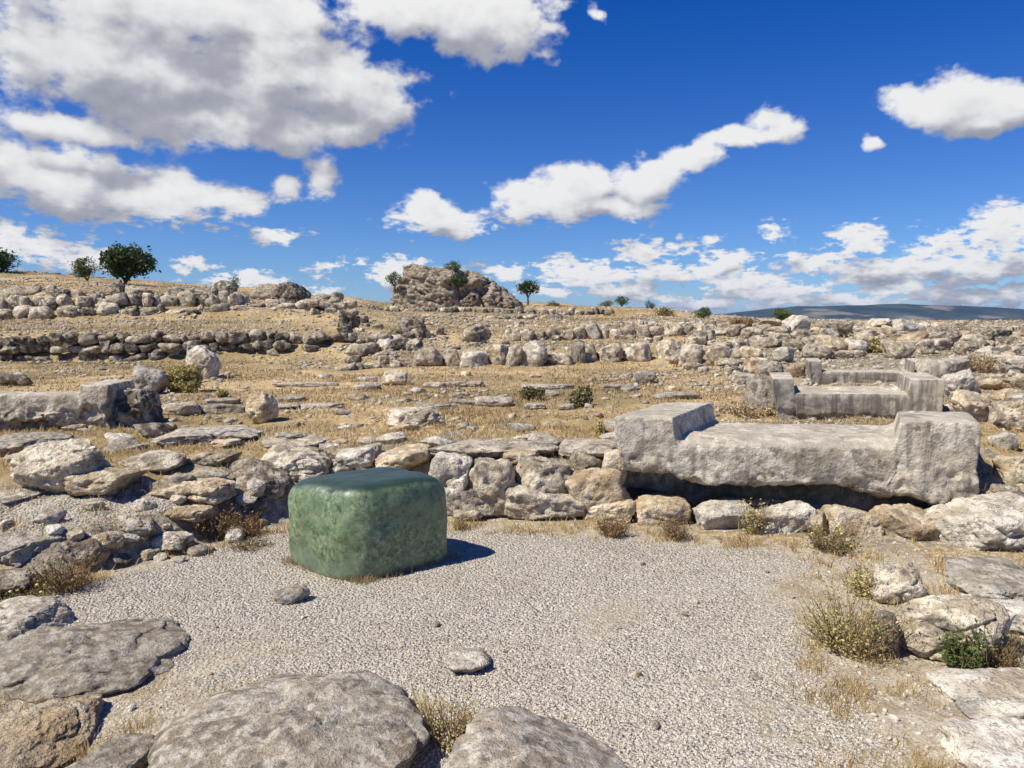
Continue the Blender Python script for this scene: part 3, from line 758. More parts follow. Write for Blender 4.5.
# ---- terrace with dry grass
_seed[0] = 6000
L('pale rounded boulder behind the long broken block', 128, 166, 367, 396, mat='pale', lvl=5, box=2.5, cuts=4)
L('pale angular boulder standing in front of the dark wall', 183, 218, 346, 380, mat='pale', lvl=5, cuts=8)
L('pointed cone-shaped stone alone in the grass', 245, 277, 391, 423, mat='tan', lvl=5, box=2, cuts=6)
L('flattish grey boulder alone in the middle of the grass', 384, 442, 407, 428, mat='grey', lvl=5)
L('dark rounded stone at the back of the grassy terrace', 380, 408, 369, 386, mat='grey', lvl=4, box=2.5)
L('small pale angular stone in front of the boulder row', 634, 656, 370, 384, mat='pale', lvl=4)
L('big black-faced boulder above the boulder row, left of centre', 396, 429, 316, 338, mat='dark', lvl=4)
L('split grey boulder standing alone between the two stone rows', 459, 492, 326, 343, mat='farrock', lvl=4)
L('grey boulder on the slope right of the dark wall', 345, 372, 344, 358, mat='farrock', lvl=4)
L('brown rocks block at the right end of the dark wall', 366, 394, 332, 348, mat='dark', lvl=4)
L('rounded stone at the foot of the slope by the dark stone', 372, 398, 350, 360, mat='farrock', lvl=4)
L('big pale boulder on the hillside below the lone sapling, left half', 250, 290, 284, 306, Y=43, mat='farrock', lvl=4, box=2.4)
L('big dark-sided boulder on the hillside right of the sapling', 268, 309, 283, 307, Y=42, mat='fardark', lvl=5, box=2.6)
L('round pale boulder at the top of the upper left rubble', 3, 34, 286, 303, mat='farrock', lvl=4, Y=36, box=2.3)
L('grey boulder on the hillside under the two trees', 92, 122, 282, 290, mat='farrock', lvl=3, Y=58)
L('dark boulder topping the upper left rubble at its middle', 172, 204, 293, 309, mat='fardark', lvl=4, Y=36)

RUB = [('long dark-topped boulder at the left end of the right-hand rubble, top row', 692, 719, 321, 335, 'dark'),
       ('dark boulder with a white shoulder, right of the long dark-topped one', 727, 748, 324, 337, 'dark'),
       ('grey boulder where the boulder row meets the right-hand rubble', 679, 693, 323, 335, 'farrock'),
       ('plain grey boulder left of the brown pair under the round green bush', 741, 763, 327, 339, 'farrock'),
       ('tan boulder directly below the round green bush', 759, 781, 319, 328, 'tan'),
       ('broad brown boulder below the tan one under the round green bush', 761, 791, 326, 338, 'tan'),
       ('bright white boulder right of the round green bush', 784, 809, 315, 332, 'pale'),
       ('wide sloping boulder on the skyline right of the white one', 820, 852, 321, 338, 'farrock'),
       ('squarish grey stone at mid slope below the broad brown boulder', 757, 781, 337, 348, 'farrock'),
       ('small pale stone left of the squarish grey stone', 732, 749, 340, 351, 'pale'),
       ('tan leaning boulder above the flat pair in front of the rubble', 739, 764, 347, 361, 'tan'),
       ('pale pitted boulder left of the second slab\'s back corner', 773, 796, 347, 364, 'pale'),
       ('black overhanging stone above the pale pitted boulder', 784, 806, 340, 352, 'dark'),
       ('long grey boulder behind the left horn of the farthest slab', 801, 833, 344, 361, 'farrock'),
       ('large shaded boulder at the near left corner of the rubble', 679, 705, 344, 367, 'grey'),
       ('large rounded boulder beside the shaded corner one', 704, 732, 345, 367, 'farrock'),
       ('brown mottled stone behind the flat pair', 746, 768, 357, 374, 'tan'),
       ('flat lower stone of the pair in front of the rubble', 755, 784, 362, 376, 'worn'),
       ('low grey stone in the grass left of the flat pair', 730, 754, 372, 385, 'worn'),
       ('brown boulder in the gap above the long grey boulder', 815, 847, 335, 351, 'tan'),
       ('grey-brown stone under the bright white boulder', 790, 814, 330, 343, 'farrock'),
       ('dark-faced flat boulder on the skyline behind the farthest slab', 865, 893, 318, 332, 'grey'),
       ('broken white-grey boulder next to the dark-faced skyline one', 891, 919, 320, 336, 'pale'),
       ('small white stone at the right of the broken white-grey boulder', 917, 930, 322, 332, 'pale'),
       ('big grey lens-shaped boulder leaning left over a shadow', 927, 958, 331, 347, 'dark'),
       ('pale long boulder right behind the green weed of the rubble', 884, 914, 341, 360, 'farrock'),
       ('rounded boulder below the lens-shaped one', 913, 934, 339, 355, 'farrock'),
       ('pale stone just left of the green weed of the rubble', 849, 869, 340, 355, 'pale'),
       ('small stone above the green weed of the rubble', 856, 873, 333, 344, 'farrock'),
       ('flat grey stone right of the rounded boulder in the rubble', 954, 977, 341, 355, 'farrock'),
       ('pale wedge stone between two flat grey ones near the right edge', 976, 1001, 346, 359, 'pale'),
       ('big pale boulder cut by the right edge', 992, 1032, 355, 374, 'pale'),
       ('wide grey boulder high on the slope near the right edge', 974, 1008, 326, 343, 'farrock'),
       ('long pale rock leaning beside the block of the farthest slab', 924, 968, 358, 379, 'pale'),
       ('pale angular rock over a brown hollow, right of the middle slab', 944, 980, 371, 400, 'pale'),
       ('small dark stone behind the big pale boulder at the right edge', 1006, 1030, 342, 355, 'dark'),
       ('pinkish stone below the big pale boulder at the right edge', 980, 1006, 378, 391, 'tan'),
       ('wide flat pinkish rock behind the right end of the big slab', 948, 1002, 392, 424, 'tan'),
       ('rugged grey rock at the right edge behind the big slab', 992, 1044, 396, 432, 'farrock'),
       ('small white stone beside the right end of the big slab', 990, 1017, 431, 451, 'pale'),
       ('brown rock by the right edge level with the big slab', 996, 1046, 455, 489, 'tan'),
       ('low grey stone between the white stone and the squared tan block', 988, 1018, 484, 502, 'grey'),
       ('tan boulder at the right edge between pale and rugged ones', 1004, 1040, 378, 394, 'tan'),
       ('brown cracked boulder left of the farthest slab', 786, 806, 362, 378, 'tan'),
       ('tan flat boulder behind the farthest slab', 832, 868, 350, 360, 'tan')]
for lb, a, b_, c_, d_, mt in RUB:
    boulder(lb, a, b_, c_, d_, mat=mt, lvl=4 if b_ - a < 34 else 5, box=random.Random(a + 7).uniform(2.3, 4.5), cuts=12, group='boulders of the rubble slope on the right', yaw=random.Random(a).uniform(-.3, .3))

# ------------------------------------------------------------------ far walls made of stones
M['gap_shade'] = rock_mat('dark_gap_backing', (.05, .038, .026), (.10, .078, .052), (.18, .145, .10), .1, .6, .2, 1.2)  # near-black tone painted in as shade between the wall stones
R = random.Random(5)


def walk_wall(label, pts, y_of, h_px, courses, wpx, mats, Ydepth, lvl=3, limit=100, name='ruined_wall'):
    """stones in rough courses; pts = [(px, py_base, Y)]"""
    x0, _, z0 = at(pts[0][0], pts[0][1], pts[0][2])
    e = empty(name, (x0, pts[0][2], z0)); tag(e, label, 'wall'); n = 0
    for c in range(courses):
        px = pts[0][0] + R.uniform(-6, 0) + c * 3
        while px < pts[-1][0] and n < limit:
            k = max(i for i in range(len(pts)) if pts[i][0] <= max(px, pts[0][0])); k = min(k, len(pts) - 2)
            t = (px - pts[k][0]) / (pts[k + 1][0] - pts[k][0]); pb = pts[k][1] + (pts[k + 1][1] - pts[k][1]) * t; Y = pts[k][2] + (pts[k + 1][2] - pts[k][2]) * t
            hp = h_px(px) if callable(h_px) else h_px
            ch = hp / courses; w_ = R.uniform(*wpx) * R.choice((.55, .8, 1, 1, 1.15)); hh = ch * R.uniform(.75, 1.45)
            py1 = pb - c * ch + R.uniform(-.8, .8) + 1.0; py0 = py1 - hh - .8
            mt = R.choice(mats)
            px0, px1 = px, px + w_; d = w_ / F * Y * R.uniform(.7, 1.0)
            xx, _, zb = at((px0 + px1) / 2, py1, Y); zt = at((px0 + px1) / 2, py0, Y)[2]
            V, Fc = rockV((px1 - px0) / F * Y * 1.04, d, zt - zb, lvl, sd_(), box=R.uniform(2.4, 5), cuts=11, rough=1.2, tilt=R.uniform(-.2, .2))
            link('stone', nmesh('stone', V, Fc), M[mt], e, Vector((xx, Y + Ydepth * c + R.uniform(-.15, .2) + d * .3, zb)) - e.location, lvl > 3); n += 1
            px = px1 - R.uniform(.5, 2.5) + (R.uniform(2, 8) if R.random() < .05 else 0)
    if courses > 1:                                                 # dark backing added behind the facing so its gaps look shaded
        q = np.linspace(pts[0][0], pts[-1][0], 90); pb = np.interp(q, [p[0] for p in pts], [p[1] for p in pts]); Yq = np.interp(q, [p[0] for p in pts], [p[2] for p in pts]) + .22
        rows = []
        for k_, (dy, hh) in enumerate(((0, -.15), (0, .86), (.5, .80), (.5, -.15))):
            hq = np.array([(h_px(v) if callable(h_px) else h_px) for v in q]) / F * Yq; zz = np.array([at(a_, b_, c_)[2] for a_, b_, c_ in zip(q, pb, Yq)])
            rows.append(np.stack([(q - CX) / F * Yq, Yq + dy + Ydepth * courses * .5, zz + hq * hh], 1) + np.random.RandomState(k_).normal(size=(90, 3)) * .04)
        V = np.concatenate(rows); i_ = np.arange(89); Fc = np.concatenate([np.stack([i_ + r_ * 90, i_ + 1 + r_ * 90, i_ + 1 + ((r_ + 1) % 4) * 90, i_ + ((r_ + 1) % 4) * 90], 1) for r_ in range(4)])
        link('gap_backing', nmesh('gap_backing', V - np.array(e.location[:]), Fc), M['gap_shade'], e)
    return e


# dark terrace wall on the left
walk_wall('long dark terrace wall of stacked boulders on the left below the dry grass strip',
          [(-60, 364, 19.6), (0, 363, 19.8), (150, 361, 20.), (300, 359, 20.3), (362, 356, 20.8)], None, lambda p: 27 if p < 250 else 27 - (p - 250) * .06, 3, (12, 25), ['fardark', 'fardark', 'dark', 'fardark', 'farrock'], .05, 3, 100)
# middle row of boulders
walk_wall('row of big rounded boulders edging the back of the grassy terrace',
          [(415, 371, 17.2), (520, 371, 17.3), (600, 369, 17.6), (680, 368, 17.8)], None, lambda p: 17 if p < 450 else 22, 1, (21, 33), ['farrock', 'grey', 'farrock', 'pale'], .1, 4)
walk_wall('low broken stone footing at the left end of the boulder row',
          [(338, 373, 16.4), (380, 371, 16.9), (420, 369, 17.6)], None, 8, 1, (12, 24), ['farrock', 'grey'], .1, 3)
# second row behind
walk_wall('second lower row of pale stones behind the boulder row',
          [(505, 342, 24.5), (600, 341, 25), (690, 339, 25.5)], None, 13, 1, (10, 18), ['farrock', 'pale', 'farrock'], .1, 3)
walk_wall('thin course of small stones above the second pale row',
          [(500, 331, 32), (620, 328, 33), (700, 326, 33)], None, 5, 1, (6, 12), ['farrock', 'pale'], .1, 3)
# upper left rubble bank
walk_wall('upper bank of piled pale rubble across the left hillside',
          [(-40, 322, 30), (60, 320, 30.5), (150, 318, 31), (250, 318, 31.5), (340, 317, 32)], None, lambda p: 23 if p < 230 else 17, 2, (11, 24), ['farrock', 'grey', 'fardark', 'farrock'], .9, 3, 100)
walk_wall('third tier of boulders topping the left rubble bank',
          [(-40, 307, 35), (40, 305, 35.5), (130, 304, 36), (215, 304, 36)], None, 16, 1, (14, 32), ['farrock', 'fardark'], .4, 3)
walk_wall('long low ruined course running in front of the rock outcrop',
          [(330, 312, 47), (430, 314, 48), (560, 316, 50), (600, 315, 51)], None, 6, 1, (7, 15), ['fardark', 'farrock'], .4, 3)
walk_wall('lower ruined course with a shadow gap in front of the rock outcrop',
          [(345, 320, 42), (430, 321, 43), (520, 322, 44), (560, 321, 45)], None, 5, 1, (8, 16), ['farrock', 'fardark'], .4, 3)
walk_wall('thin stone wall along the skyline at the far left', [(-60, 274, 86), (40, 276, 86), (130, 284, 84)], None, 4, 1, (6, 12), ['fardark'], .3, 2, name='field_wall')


# ------------------------------------------------------------------ the rock outcrop on the skyline
def outcrop():
    v, f = ico(7); Y = 60.; x0, _, _ = at(392, 318, Y); x1 = at(552, 318, Y)[0]; W = x1 - x0
    zb = zg1((x0 + x1) / 2, Y) - .6
    pr = [(392, 300), (398, 272), (406, 266), (418, 266), (432, 269), (448, 270), (462, 273), (476, 274), (490, 280), (502, 287), (512, 295), (522, 306), (552, 318)]
    P = v * (np.abs(v) ** 2.8).sum(1)[:, None] ** (-1 / 2.8)
    X = x0 + (P[:, 0] + 1) / 2 * W
    ztop = np.interp(X, [at(a, b, Y)[0] for a, b in pr], [at(a, b, Y)[2] for a, b in pr])
    up = np.clip(P[:, 2], -1, 1); Z = zb + (ztop - zb) * np.clip((up + .15) / 1.0, 0, 1) ** .8
    Yv = Y + P[:, 1] * 4.2
    V = np.stack([X, Yv, Z], 1)
    n = V - ((x0 + x1) / 2, Y, zb); n /= np.linalg.norm(n, axis=1)[:, None]
    q = V * (1, 1, 1.)
    # dipping beds: ledges that sag to the right, plus vertical joints
    bed = V[:, 2] * 1.15 + (V[:, 0] - x0) * .22 + fbm(q * .55, 4) * 2.6
    led = np.abs((bed % 1.) - .5) * 2; joint = np.exp(-(perlin(q * (.55, .55, .12) + 4) / .05) ** 2)
    blk = .45 * np.abs(perlin(q * .8 + 11)) + .3 * np.abs(perlin(q * 1.9 + 5))
    dsp = .65 * fbm(q * .4, 4) + .55 * fbm(q * 1.5, 5, .65) + blk - .32 * np.exp(-(led / .13) ** 2) * (fbm(q * .5 + 30, 2) > -.15) - .55 * joint - .25
    V = V + n * dsp[:, None] * (.9)
    V[:, 2] -= np.maximum(dsp, 0) * .3 * n[:, 2]
    c = np.array([(x0 + x1) / 2, Y, zb])
    o = link('rock_outcrop', nmesh('rock_outcrop', V - c, f), M['outcrop'], None, c)
    tag(o, 'great brown craggy rock outcrop rising on the skyline with a tree on top', 'rock outcrop')


M['outcrop'] = rock_mat('craggy_rock', (.11, .085, .06), (.25, .20, .145), (.40, .34, .26), .3, .6, .4, .5)
outcrop()


# ------------------------------------------------------------------ vegetation builders
def blades(P, hgt, wid, lean, rs, curve=.35):
    """P (n,3) roots -> triangles pairs (two-segment blades)"""
    n = len(P); a = rs.uniform(0, 2 * math.pi, n); th = rs.uniform(0, lean, n)
    dirx = np.stack([np.cos(a) * np.sin(th), np.sin(a) * np.sin(th), np.cos(th)], 1)
    sdv = np.stack([-np.sin(a), np.cos(a), np.zeros(n)], 1)
    b = rs.uniform(0, 2 * math.pi, n); sdv = np.stack([np.cos(b), np.sin(b) * .5, np.zeros(n)], 1)
    h = hgt[:, None]; w_ = wid[:, None]
    m = P + dirx * h * .55; t = P + dirx * h + np.stack([np.cos(a), np.sin(a), -np.ones(n) * .6], 1) * h * curve * rs.uniform(0, 1, (n, 1))
    V = np.stack([P - sdv * w_ * .5, P + sdv * w_ * .5, m + sdv * w_ * .38, m - sdv * w_ * .38, t], 1).reshape(-1, 3)
    i = np.arange(n)[:, None] * 5
    F1 = np.concatenate([i + [0, 1, 2], i + [0, 2, 3], i + [3, 2, 4]], 1).reshape(-1, 3)
    return V, F1


def blade_obj(name, P, hgt, wid, lean, mat, seed, parent=None, loc=(0, 0, 0), tone=None, curve=.35):
    rs = np.random.RandomState(seed); V, Fc = blades(P, hgt, wid, lean, rs, curve)
    me = nmesh(name, V, Fc); tn = rs.uniform(0, 1, len(P)) if tone is None else tone
    set_attr(me, 'tone', np.repeat(tn, 5)); return link(name, me, M[mat], parent, loc, False)


def leaves(C, size, rs):
    """randomly turned small quads at centres C"""
    n = len(C); a = rs.normal(size=(n, 3)); a /= np.linalg.norm(a, axis=1)[:, None]; b = np.cross(a, rs.normal(size=(n, 3))); b /= np.linalg.norm(b, axis=1)[:, None]
    s = size[:, None] if np.ndim(size) else size
    V = np.stack([C - a * s, C + b * s * .55, C + a * s, C - b * s * .55], 1).reshape(-1, 3)
    return V, np.arange(4 * n).reshape(-1, 4)


def crown_pts(rx, ry, rz, n, rs, lobes=9, flat=0.):
    ctr = rs.normal(size=(lobes, 3)); ctr /= np.linalg.norm(ctr, axis=1)[:, None]; ctr = ctr * rs.uniform(.35, .68, (lobes, 1))
    k = rs.randint(0, lobes, n); d = rs.normal(size=(n, 3)); d /= np.linalg.norm(d, axis=1)[:, None]
    rr = rs.uniform(.28, .46, lobes)[k][:, None] * rs.uniform(.25, 1, (n, 1)) ** .45
    p = ctr[k] + d * rr
    return p * (rx, ry, rz), k


def tube(p0, p1, r0, r1, seg=7):
    p0, p1 = np.array(p0, float), np.array(p1, float); z = (p1 - p0); z /= np.linalg.norm(z); x = np.cross(z, (0.3, 1, .2)); x /= np.linalg.norm(x); y = np.cross(z, x)
    a = np.linspace(0, 2 * math.pi, seg, endpoint=False); c = np.cos(a)[:, None] * x + np.sin(a)[:, None] * y
    V = np.concatenate([p0 + c * r0, p1 + c * r1]); i = np.arange(seg); j = (i + 1) % seg
    return V, np.stack([i, j, j + seg, i + seg], 1)


def join(parts):
    V, Fc, n = [], [], 0
    for v, f in parts: V.append(v); Fc.append(f + n); n += len(v)
    return np.concatenate(V), np.concatenate(Fc)


def tree(label, px, pyb, cpx, py_top, py_bot, half, Y, mat='leaf', n=2600, seed=1, trunk=None, name='tree', lob=11, cat='tree'):
    rs = np.random.RandomState(seed); x, _, z = at(px, pyb, Y)
    e = empty(name, (x, Y, z)); tag(e, label, cat)
    cx_, _, zt = at(cpx, py_top, Y); _, _, zb = at(cpx, py_bot, Y); rx = half / F * Y; rz = (zt - zb) / 2
    C, k = crown_pts(rx, rx * .9, rz, n, rs, lob)
    q_ = rs.normal(size=(n, 3)); q_ /= np.linalg.norm(q_, axis=1)[:, None]; q_ *= (rs.uniform(.3, 1, n) ** .5 * (.86 + .95 * fbm(q_ * 1.9 + seed, 3)))[:, None] * (rx, rx * .9, rz) * (.95)
    sw = rs.uniform(0, 1, n) < .45; C[sw] = q_[sw]; C = C + (cx_ - x, 0, (zt + zb) / 2 - z)
    V, Fc = leaves(C, rs.uniform(.6, 1.3, n) * max(rx, rz) * .062, rs); me = nmesh('crown', V, Fc)
    set_attr(me, 'tone', np.repeat(np.clip(rs.uniform(0, .75, n) + (rs.uniform(0, .3, lob))[k], 0, 1), 4))
    link('crown', me, M[mat], e, (0, 0, 0), False)
    top = np.array([cx_ - x, 0, (zt + zb) / 2 - z]); r = trunk or rx * .06
    P0 = np.array([0, 0, -.25]); mid = np.array([top[0] * .3, 0, max((zb - z) * .75, rz * .3)])
    segs = [tube(P0, mid, r * 1.25, r * .9)]
    for q in range(5):
        a = q * 1.3 + seed; tip = top + np.array([math.cos(a) * rx * .55, math.sin(a) * rx * .5, rz * rs.uniform(-.2, .5)]); segs.append(tube(mid, tip, r * .6, r * .15, 5))
    V, Fc = join(segs); link('trunk', nmesh('trunk', V, Fc), M['bark'], e)
    return e


tree('dark tree cut by the left edge on the hillside', -8, 279, -8, 243, 277, 24, 70, 'leafdark', 2600, 1)
tree('smaller of the two trees on the left hill, thin leaning trunk', 89, 289, 84, 256, 279, 15, 62, 'leaf', 2000, 2)
tree('large round dark tree on the left hill, beside the smaller one', 124, 290, 127, 243, 281, 29, 60, 'leafdark', 5200, 3, lob=16)
tree('lone slim sapling on the hillside between the trees and the outcrop', 232, 292, 235, 274, 291, 6, 55, 'leafdark', 900, 4)
tree('small tree standing at the left foot of the rock outcrop', 395, 291, 394, 271, 287, 10, 57, 'leaf', 1500, 5)
tree('wispy leaning treetop on the left shoulder of the rock outcrop', 409, 271, 407, 264, 272, 7, 59, 'olive', 450, 6)
tree('small tree growing on top of the rock outcrop', 453, 274, 453, 260, 274, 10, 57, 'leaf', 1500, 7)
tree('small round tree with two stems on the bare rise right of the outcrop', 528, 302, 528, 279, 297, 13, 66, 'leafdark', 2200, 8)
tree('little tree on the rocks right of centre, paler of the skyline pair', 622, 308, 622, 295, 306, 9, 62, 'leaf', 1400, 9)
tree('narrow dark bush-like tree right of the little skyline tree', 650, 314, 650, 299, 313, 7, 60, 'leafdark', 1100, 10)


def bush(label, px, py0, py1, half, Y=None, mat='olive', n=1200, seed=1, size=None, name='shrub', cat='shrub'):
    rs = np.random.RandomState(seed)
    if Y is None: _, Y = hit(px, py1)
    x, _, z = at(px, py1, Y); z = min(z, zg1(x, Y)) if Y < 30 else z; rx = half / F * Y; zt = at(px, py0, Y)[2]; rz = (zt - z) * .62
    e = empty(name, (x, Y + rx * .4, z)); tag(e, label, cat)
    C, k = crown_pts(rx * 1.15, rx * .9, rz, n, rs, 13); C[:, 2] += (zt - z) - rz * 1.0; C = C + rs.normal(size=C.shape) * rx * .07; C = C[C[:, 2] > 0]
    V, Fc = leaves(C, rs.uniform(.6, 1.3, len(C)) * (size or max(rx, rz) * .07), rs); me = nmesh('foliage', V, Fc)
    set_attr(me, 'tone', np.repeat(rs.uniform(0, 1, len(C)), 4)); link('foliage', me, M[mat], e, (0, 0, 0), False)
    segs = [tube((0, 0, -.05), (math.cos(a) * rx * .5, math.sin(a) * rx * .4, (zt - z) * .7), rx * .03, rx * .01, 4) for a in np.linspace(0, 6, 8)]
    V, Fc = join(segs); link('stem', nmesh('stem', V, Fc), M['bark'], e); return e


bush('dark bush hugging the top of the outcrop beside its tree', 457, 272, 287, 10, 55.9, 'leafdark', 1500, 20)
bush('dense dark green bush on the bare rise left of the rocks', 554, 302, 315, 12, 58, 'olive', 2200, 21)
bush('low bush behind the rocks left of the little skyline tree', 606, 299, 307, 8, 64, 'olive', 800, 22)
bush('brown bush on the slope under the little skyline tree', 609, 306, 325, 6, 50, 'olive', 700, 23)
bush('wide olive bush at the left of the far boulders', 664, 306, 322, 14, 48, 'olive', 1500, 24)
bush('green bush on the skyline left of the right-hand rubble', 704, 305, 318, 10, 46, 'leaf', 1500, 25)
bush('round green bush on the skyline above the right-hand rubble', 782, 308, 324, 12, 32, 'leaf', 2600, 26)
bush('green weed growing among the boulders behind the farthest slab', 876, 336, 362, 9, 17.5, 'weed', 1300, 27, size=.05)
bush('green shrub in front of the outcrop courses', 433, 313, 325, 7, 41, 'olive', 900, 28)
bush('large straw-coloured bush beside the pale angular boulder', 180, 361, 393, 18, None, 'weed', 3200, 29, size=.035)
bush('low green tuft in the grass, left of the two tufts', 532, 385, 400, 14, None, 'olive', 1300, 30, size=.025)
bush('spreading green tuft in the grass, right of the two tufts', 582, 386, 407, 15, None, 'olive', 1500, 31, size=.025)
bush('small green weed below the straw-coloured bush', 222, 389, 402, 10, None, 'weed', 700, 32, size=.025)
bush('dark shrub beside the hillside boulder', 314, 296, 309, 8, 40, 'olive', 700, 33)
bush('dark brown bush left of the hillside boulders', 247, 290, 302, 9, 46, 'olive', 600, 34)
bush('small green weed right of the grassy middle near the big slab', 601, 419, 436, 6, None, 'weed', 350, 35, size=.018)


# plants built from upright stems with small leaves
def stem_plant(label, px, py1, rad, hgt, n, mat, seed, Y=None, lw=.004, leafn=14, leafs=.012, flowers=0, name='wild_plant', spread=.9):
    rs = np.random.RandomState(seed)
    if Y is None: _, Y = hit(px, py1)
    x = at(px, py1, Y)[0]; z = zg1(x, Y); e = empty(name, (x, Y, z)); tag(e, label, 'plant')
    a = rs.uniform(0, 2 * math.pi, n); r = rad * np.sqrt(rs.uniform(0, 1, n)) * .45
    P = np.stack([np.cos(a) * r, np.sin(a) * r, np.full(n, -.02)], 1)
    H = hgt * rs.uniform(.45, 1.1, n); out = spread * rad
    T_ = P + np.stack([np.cos(a) * out * rs.uniform(.1, 1, n), np.sin(a) * out * rs.uniform(.1, 1, n), H], 1)
    segs = []
    for k in range(n):
        m = (P[k] + T_[k]) / 2 + rs.normal(size=3) * .02; segs.append(tube(P[k], m, lw * .6, lw * .5, 3)); segs.append(tube(m, T_[k], lw * .5, lw * .25, 3))
    V, Fc = join(segs); me = nmesh('stem', V, Fc); set_attr(me, 'tone', rs.uniform(0, 1, len(V))); link('stem', me, M['brown'], e)
    tt_ = rs.uniform(.25, 1.03, (n, leafn, 1)); C = (P[:, None] * (1 - tt_) + T_[:, None] * tt_).reshape(-1, 3) + rs.normal(size=(n * leafn, 3)) * .018
    V, Fc = leaves(C, rs.uniform(.6, 1.4, len(C)) * leafs, rs); me = nmesh('foliage', V, Fc); set_attr(me, 'tone', np.repeat(rs.uniform(0, 1, len(C)), 4))
    link('foliage', me, M[mat], e, (0, 0, 0), False)
    if flowers:
        C = T_[rs.choice(n, min(flowers, n), False)] + (0, 0, .01); fl = []
        for c in C: v, f = ico(1); fl.append((v * (.011, .011, .007) + c, f))
        for v_, f_ in fl: link('flower', nmesh('flower', v_, f_), M['petal'], e)
    return e


stem_plant('tall feathery yellow-green shrub at the right edge of the gravel', 850, 648, .22, .26, 150, 'weed', 40, leafn=18, leafs=.0075, name='shrub')
stem_plant('smaller yellow-green clump behind the tall feathery shrub', 868, 596, .13, .18, 60, 'weed', 41, leafn=16, leafs=.010, name='shrub')
stem_plant('bright green leafy weed against the round boulder', 962, 672, .08, .22, 60, 'leaf', 42, leafn=16, leafs=.010)
stem_plant('dry twiggy weed at the right foot of the round boulder', 996, 668, .10, .18, 90, 'olive', 43, leafn=8, leafs=.006)
stem_plant('weed with yellow flowers at the left edge below the kerb', 26, 600, .14, .10, 60, 'olive', 44, flowers=14, leafs=.008)
stem_plant('brown thistle clump beside the smooth tan kerb hump', 214, 536, .17, .20, 150, 'brown', 45, leafn=12, leafs=.008)
stem_plant('reddish dead thistle above the green patch by the kerb', 244, 536, .13, .17, 110, 'brown', 46, leafn=12, leafs=.008)
stem_plant('brown dead weed in front of the dark jagged kerb rock', 66, 590, .15, .20, 130, 'brown', 47, leafn=9, leafs=.008)
stem_plant('green weed with yellow flowers at the wall foot under the big slab', 832, 552, .18, .17, 70, 'olive', 48, flowers=6, leafs=.009)
stem_plant('grey-green weed growing over the wall under the big slab', 753, 534, .09, .26, 34, 'weed', 49, leafn=16, leafs=.009)
stem_plant('red-brown dead weed against the low wall left of the slab', 612, 536, .12, .16, 90, 'brown', 50, leafn=12, leafs=.008)
stem_plant('small dead weed at the foot of the low wall under the slab corner', 676, 540, .11, .14, 70, 'brown', 51, leafn=12, leafs=.008)
stem_plant('green-yellow grass clump between the two bottom boulders', 452, 738, .12, .13, 120, 'weed', 52, leafn=6, leafs=.006)
stem_plant('dark weed in the gap at the left end of the low wall', 462, 530, .06, .08, 50, 'olive', 53, leafn=6, leafs=.006)
stem_plant('low dry weed on the terrace in front of the middle slab', 742, 415, .35, .18, 90, 'straw', 54, leafn=12, leafs=.018)
stem_plant('brown shrubby weed left of the middle slab', 770, 415, .3, .15, 80, 'straw', 55, leafn=12, leafs=.016)
stem_plant('tall dry bush between the rubble boulders at the right', 980, 372, .35, .38, 110, 'straw', 56, leafn=10, leafs=.02)
stem_plant('green clump at the upper end of the gravel by the kerb', 250, 548, .13, .07, 90, 'olive', 57, leafn=7, leafs=.007)
stem_plant('brown tuft on the skyline by the rubble top', 744, 326, .5, .35, 120, 'brown', 58, leafn=10, leafs=.05, Y=29)

# ------------------------------------------------------------------ small loose stones (individuals)
MARKS = [('the pointed cone-shaped stone', 261, 407), ('the lone flattish boulder', 413, 417), ('the low round tuft', 532, 392), ('the spreading green tuft', 582, 396),
         ('the straw-coloured bush', 180, 377), ('the pale angular boulder', 200, 362), ('the big slab', 660, 425), ('the green stone', 368, 470), ('the pointed grey block', 58, 465),
         ('the middle slab', 850, 402), ('the farthest slab', 862, 373), ('the round skyline bush', 782, 318), ('the green rubble weed', 876, 350), ('the black-faced boulder', 412, 328),
         ('the split grey boulder', 475, 335), ('the dark terrace wall', 330, 360), ('the right edge', 1015, 372), ('the bright white boulder', 797, 324), ('the lens-shaped boulder', 942, 339),
         ('the dark-faced skyline boulder', 880, 325), ('the shaded corner boulder', 692, 357), ('the dark rounded stone', 394, 378), ('the long dark-ended slab', 300, 465), ('the tan kerb hump', 177, 517),
         ('the boulder row', 540, 362), ('the broken long block', 140, 420), ('the second pale row', 600, 336), ('the olive skyline bush', 664, 316), ('the small angular stone', 645, 377),
         ('the lone sapling', 232, 285), ('the two hill trees', 108, 280), ('the hillside boulder pair', 290, 298), ('the left edge', 5, 300), ('the pinkish flat stone', 470, 668), ('the domed boulder', 530, 730), ('the wedge-shaped stone', 292, 598), ('the feathery shrub', 846, 620),
         ('the lichen-spotted boulder', 300, 690), ('the middle gravel', 600, 600), ('the green stone foot', 380, 575)]
TONE = {'pale': 'pale', 'tan': 'tan', 'worn': 'worn grey', 'farrock': 'grey', 'fardark': 'dark', 'grey': 'mottled grey', 'dark': 'dark'}
_used = {}


def where(px, py):
    nm, a, b_ = min(MARKS, key=lambda q: (q[1] - px) ** 2 + ((q[2] - py) * 2.2) ** 2); dx, dy = px - a, py - b_
    far = '' if math.hypot(dx, dy) < 24 else 'away '
    if abs(dx) > abs(dy) * 2: return far + ('right of ' if dx > 0 else 'left of ') + nm
    fb = 'in front' if dy > 0 else 'behind'
    return fb + ('' if abs(dx) < 8 else ' and right' if dx > 0 else ' and left') + ' of ' + nm if dy > 0 or abs(dx) >= 8 else 'directly behind ' + nm


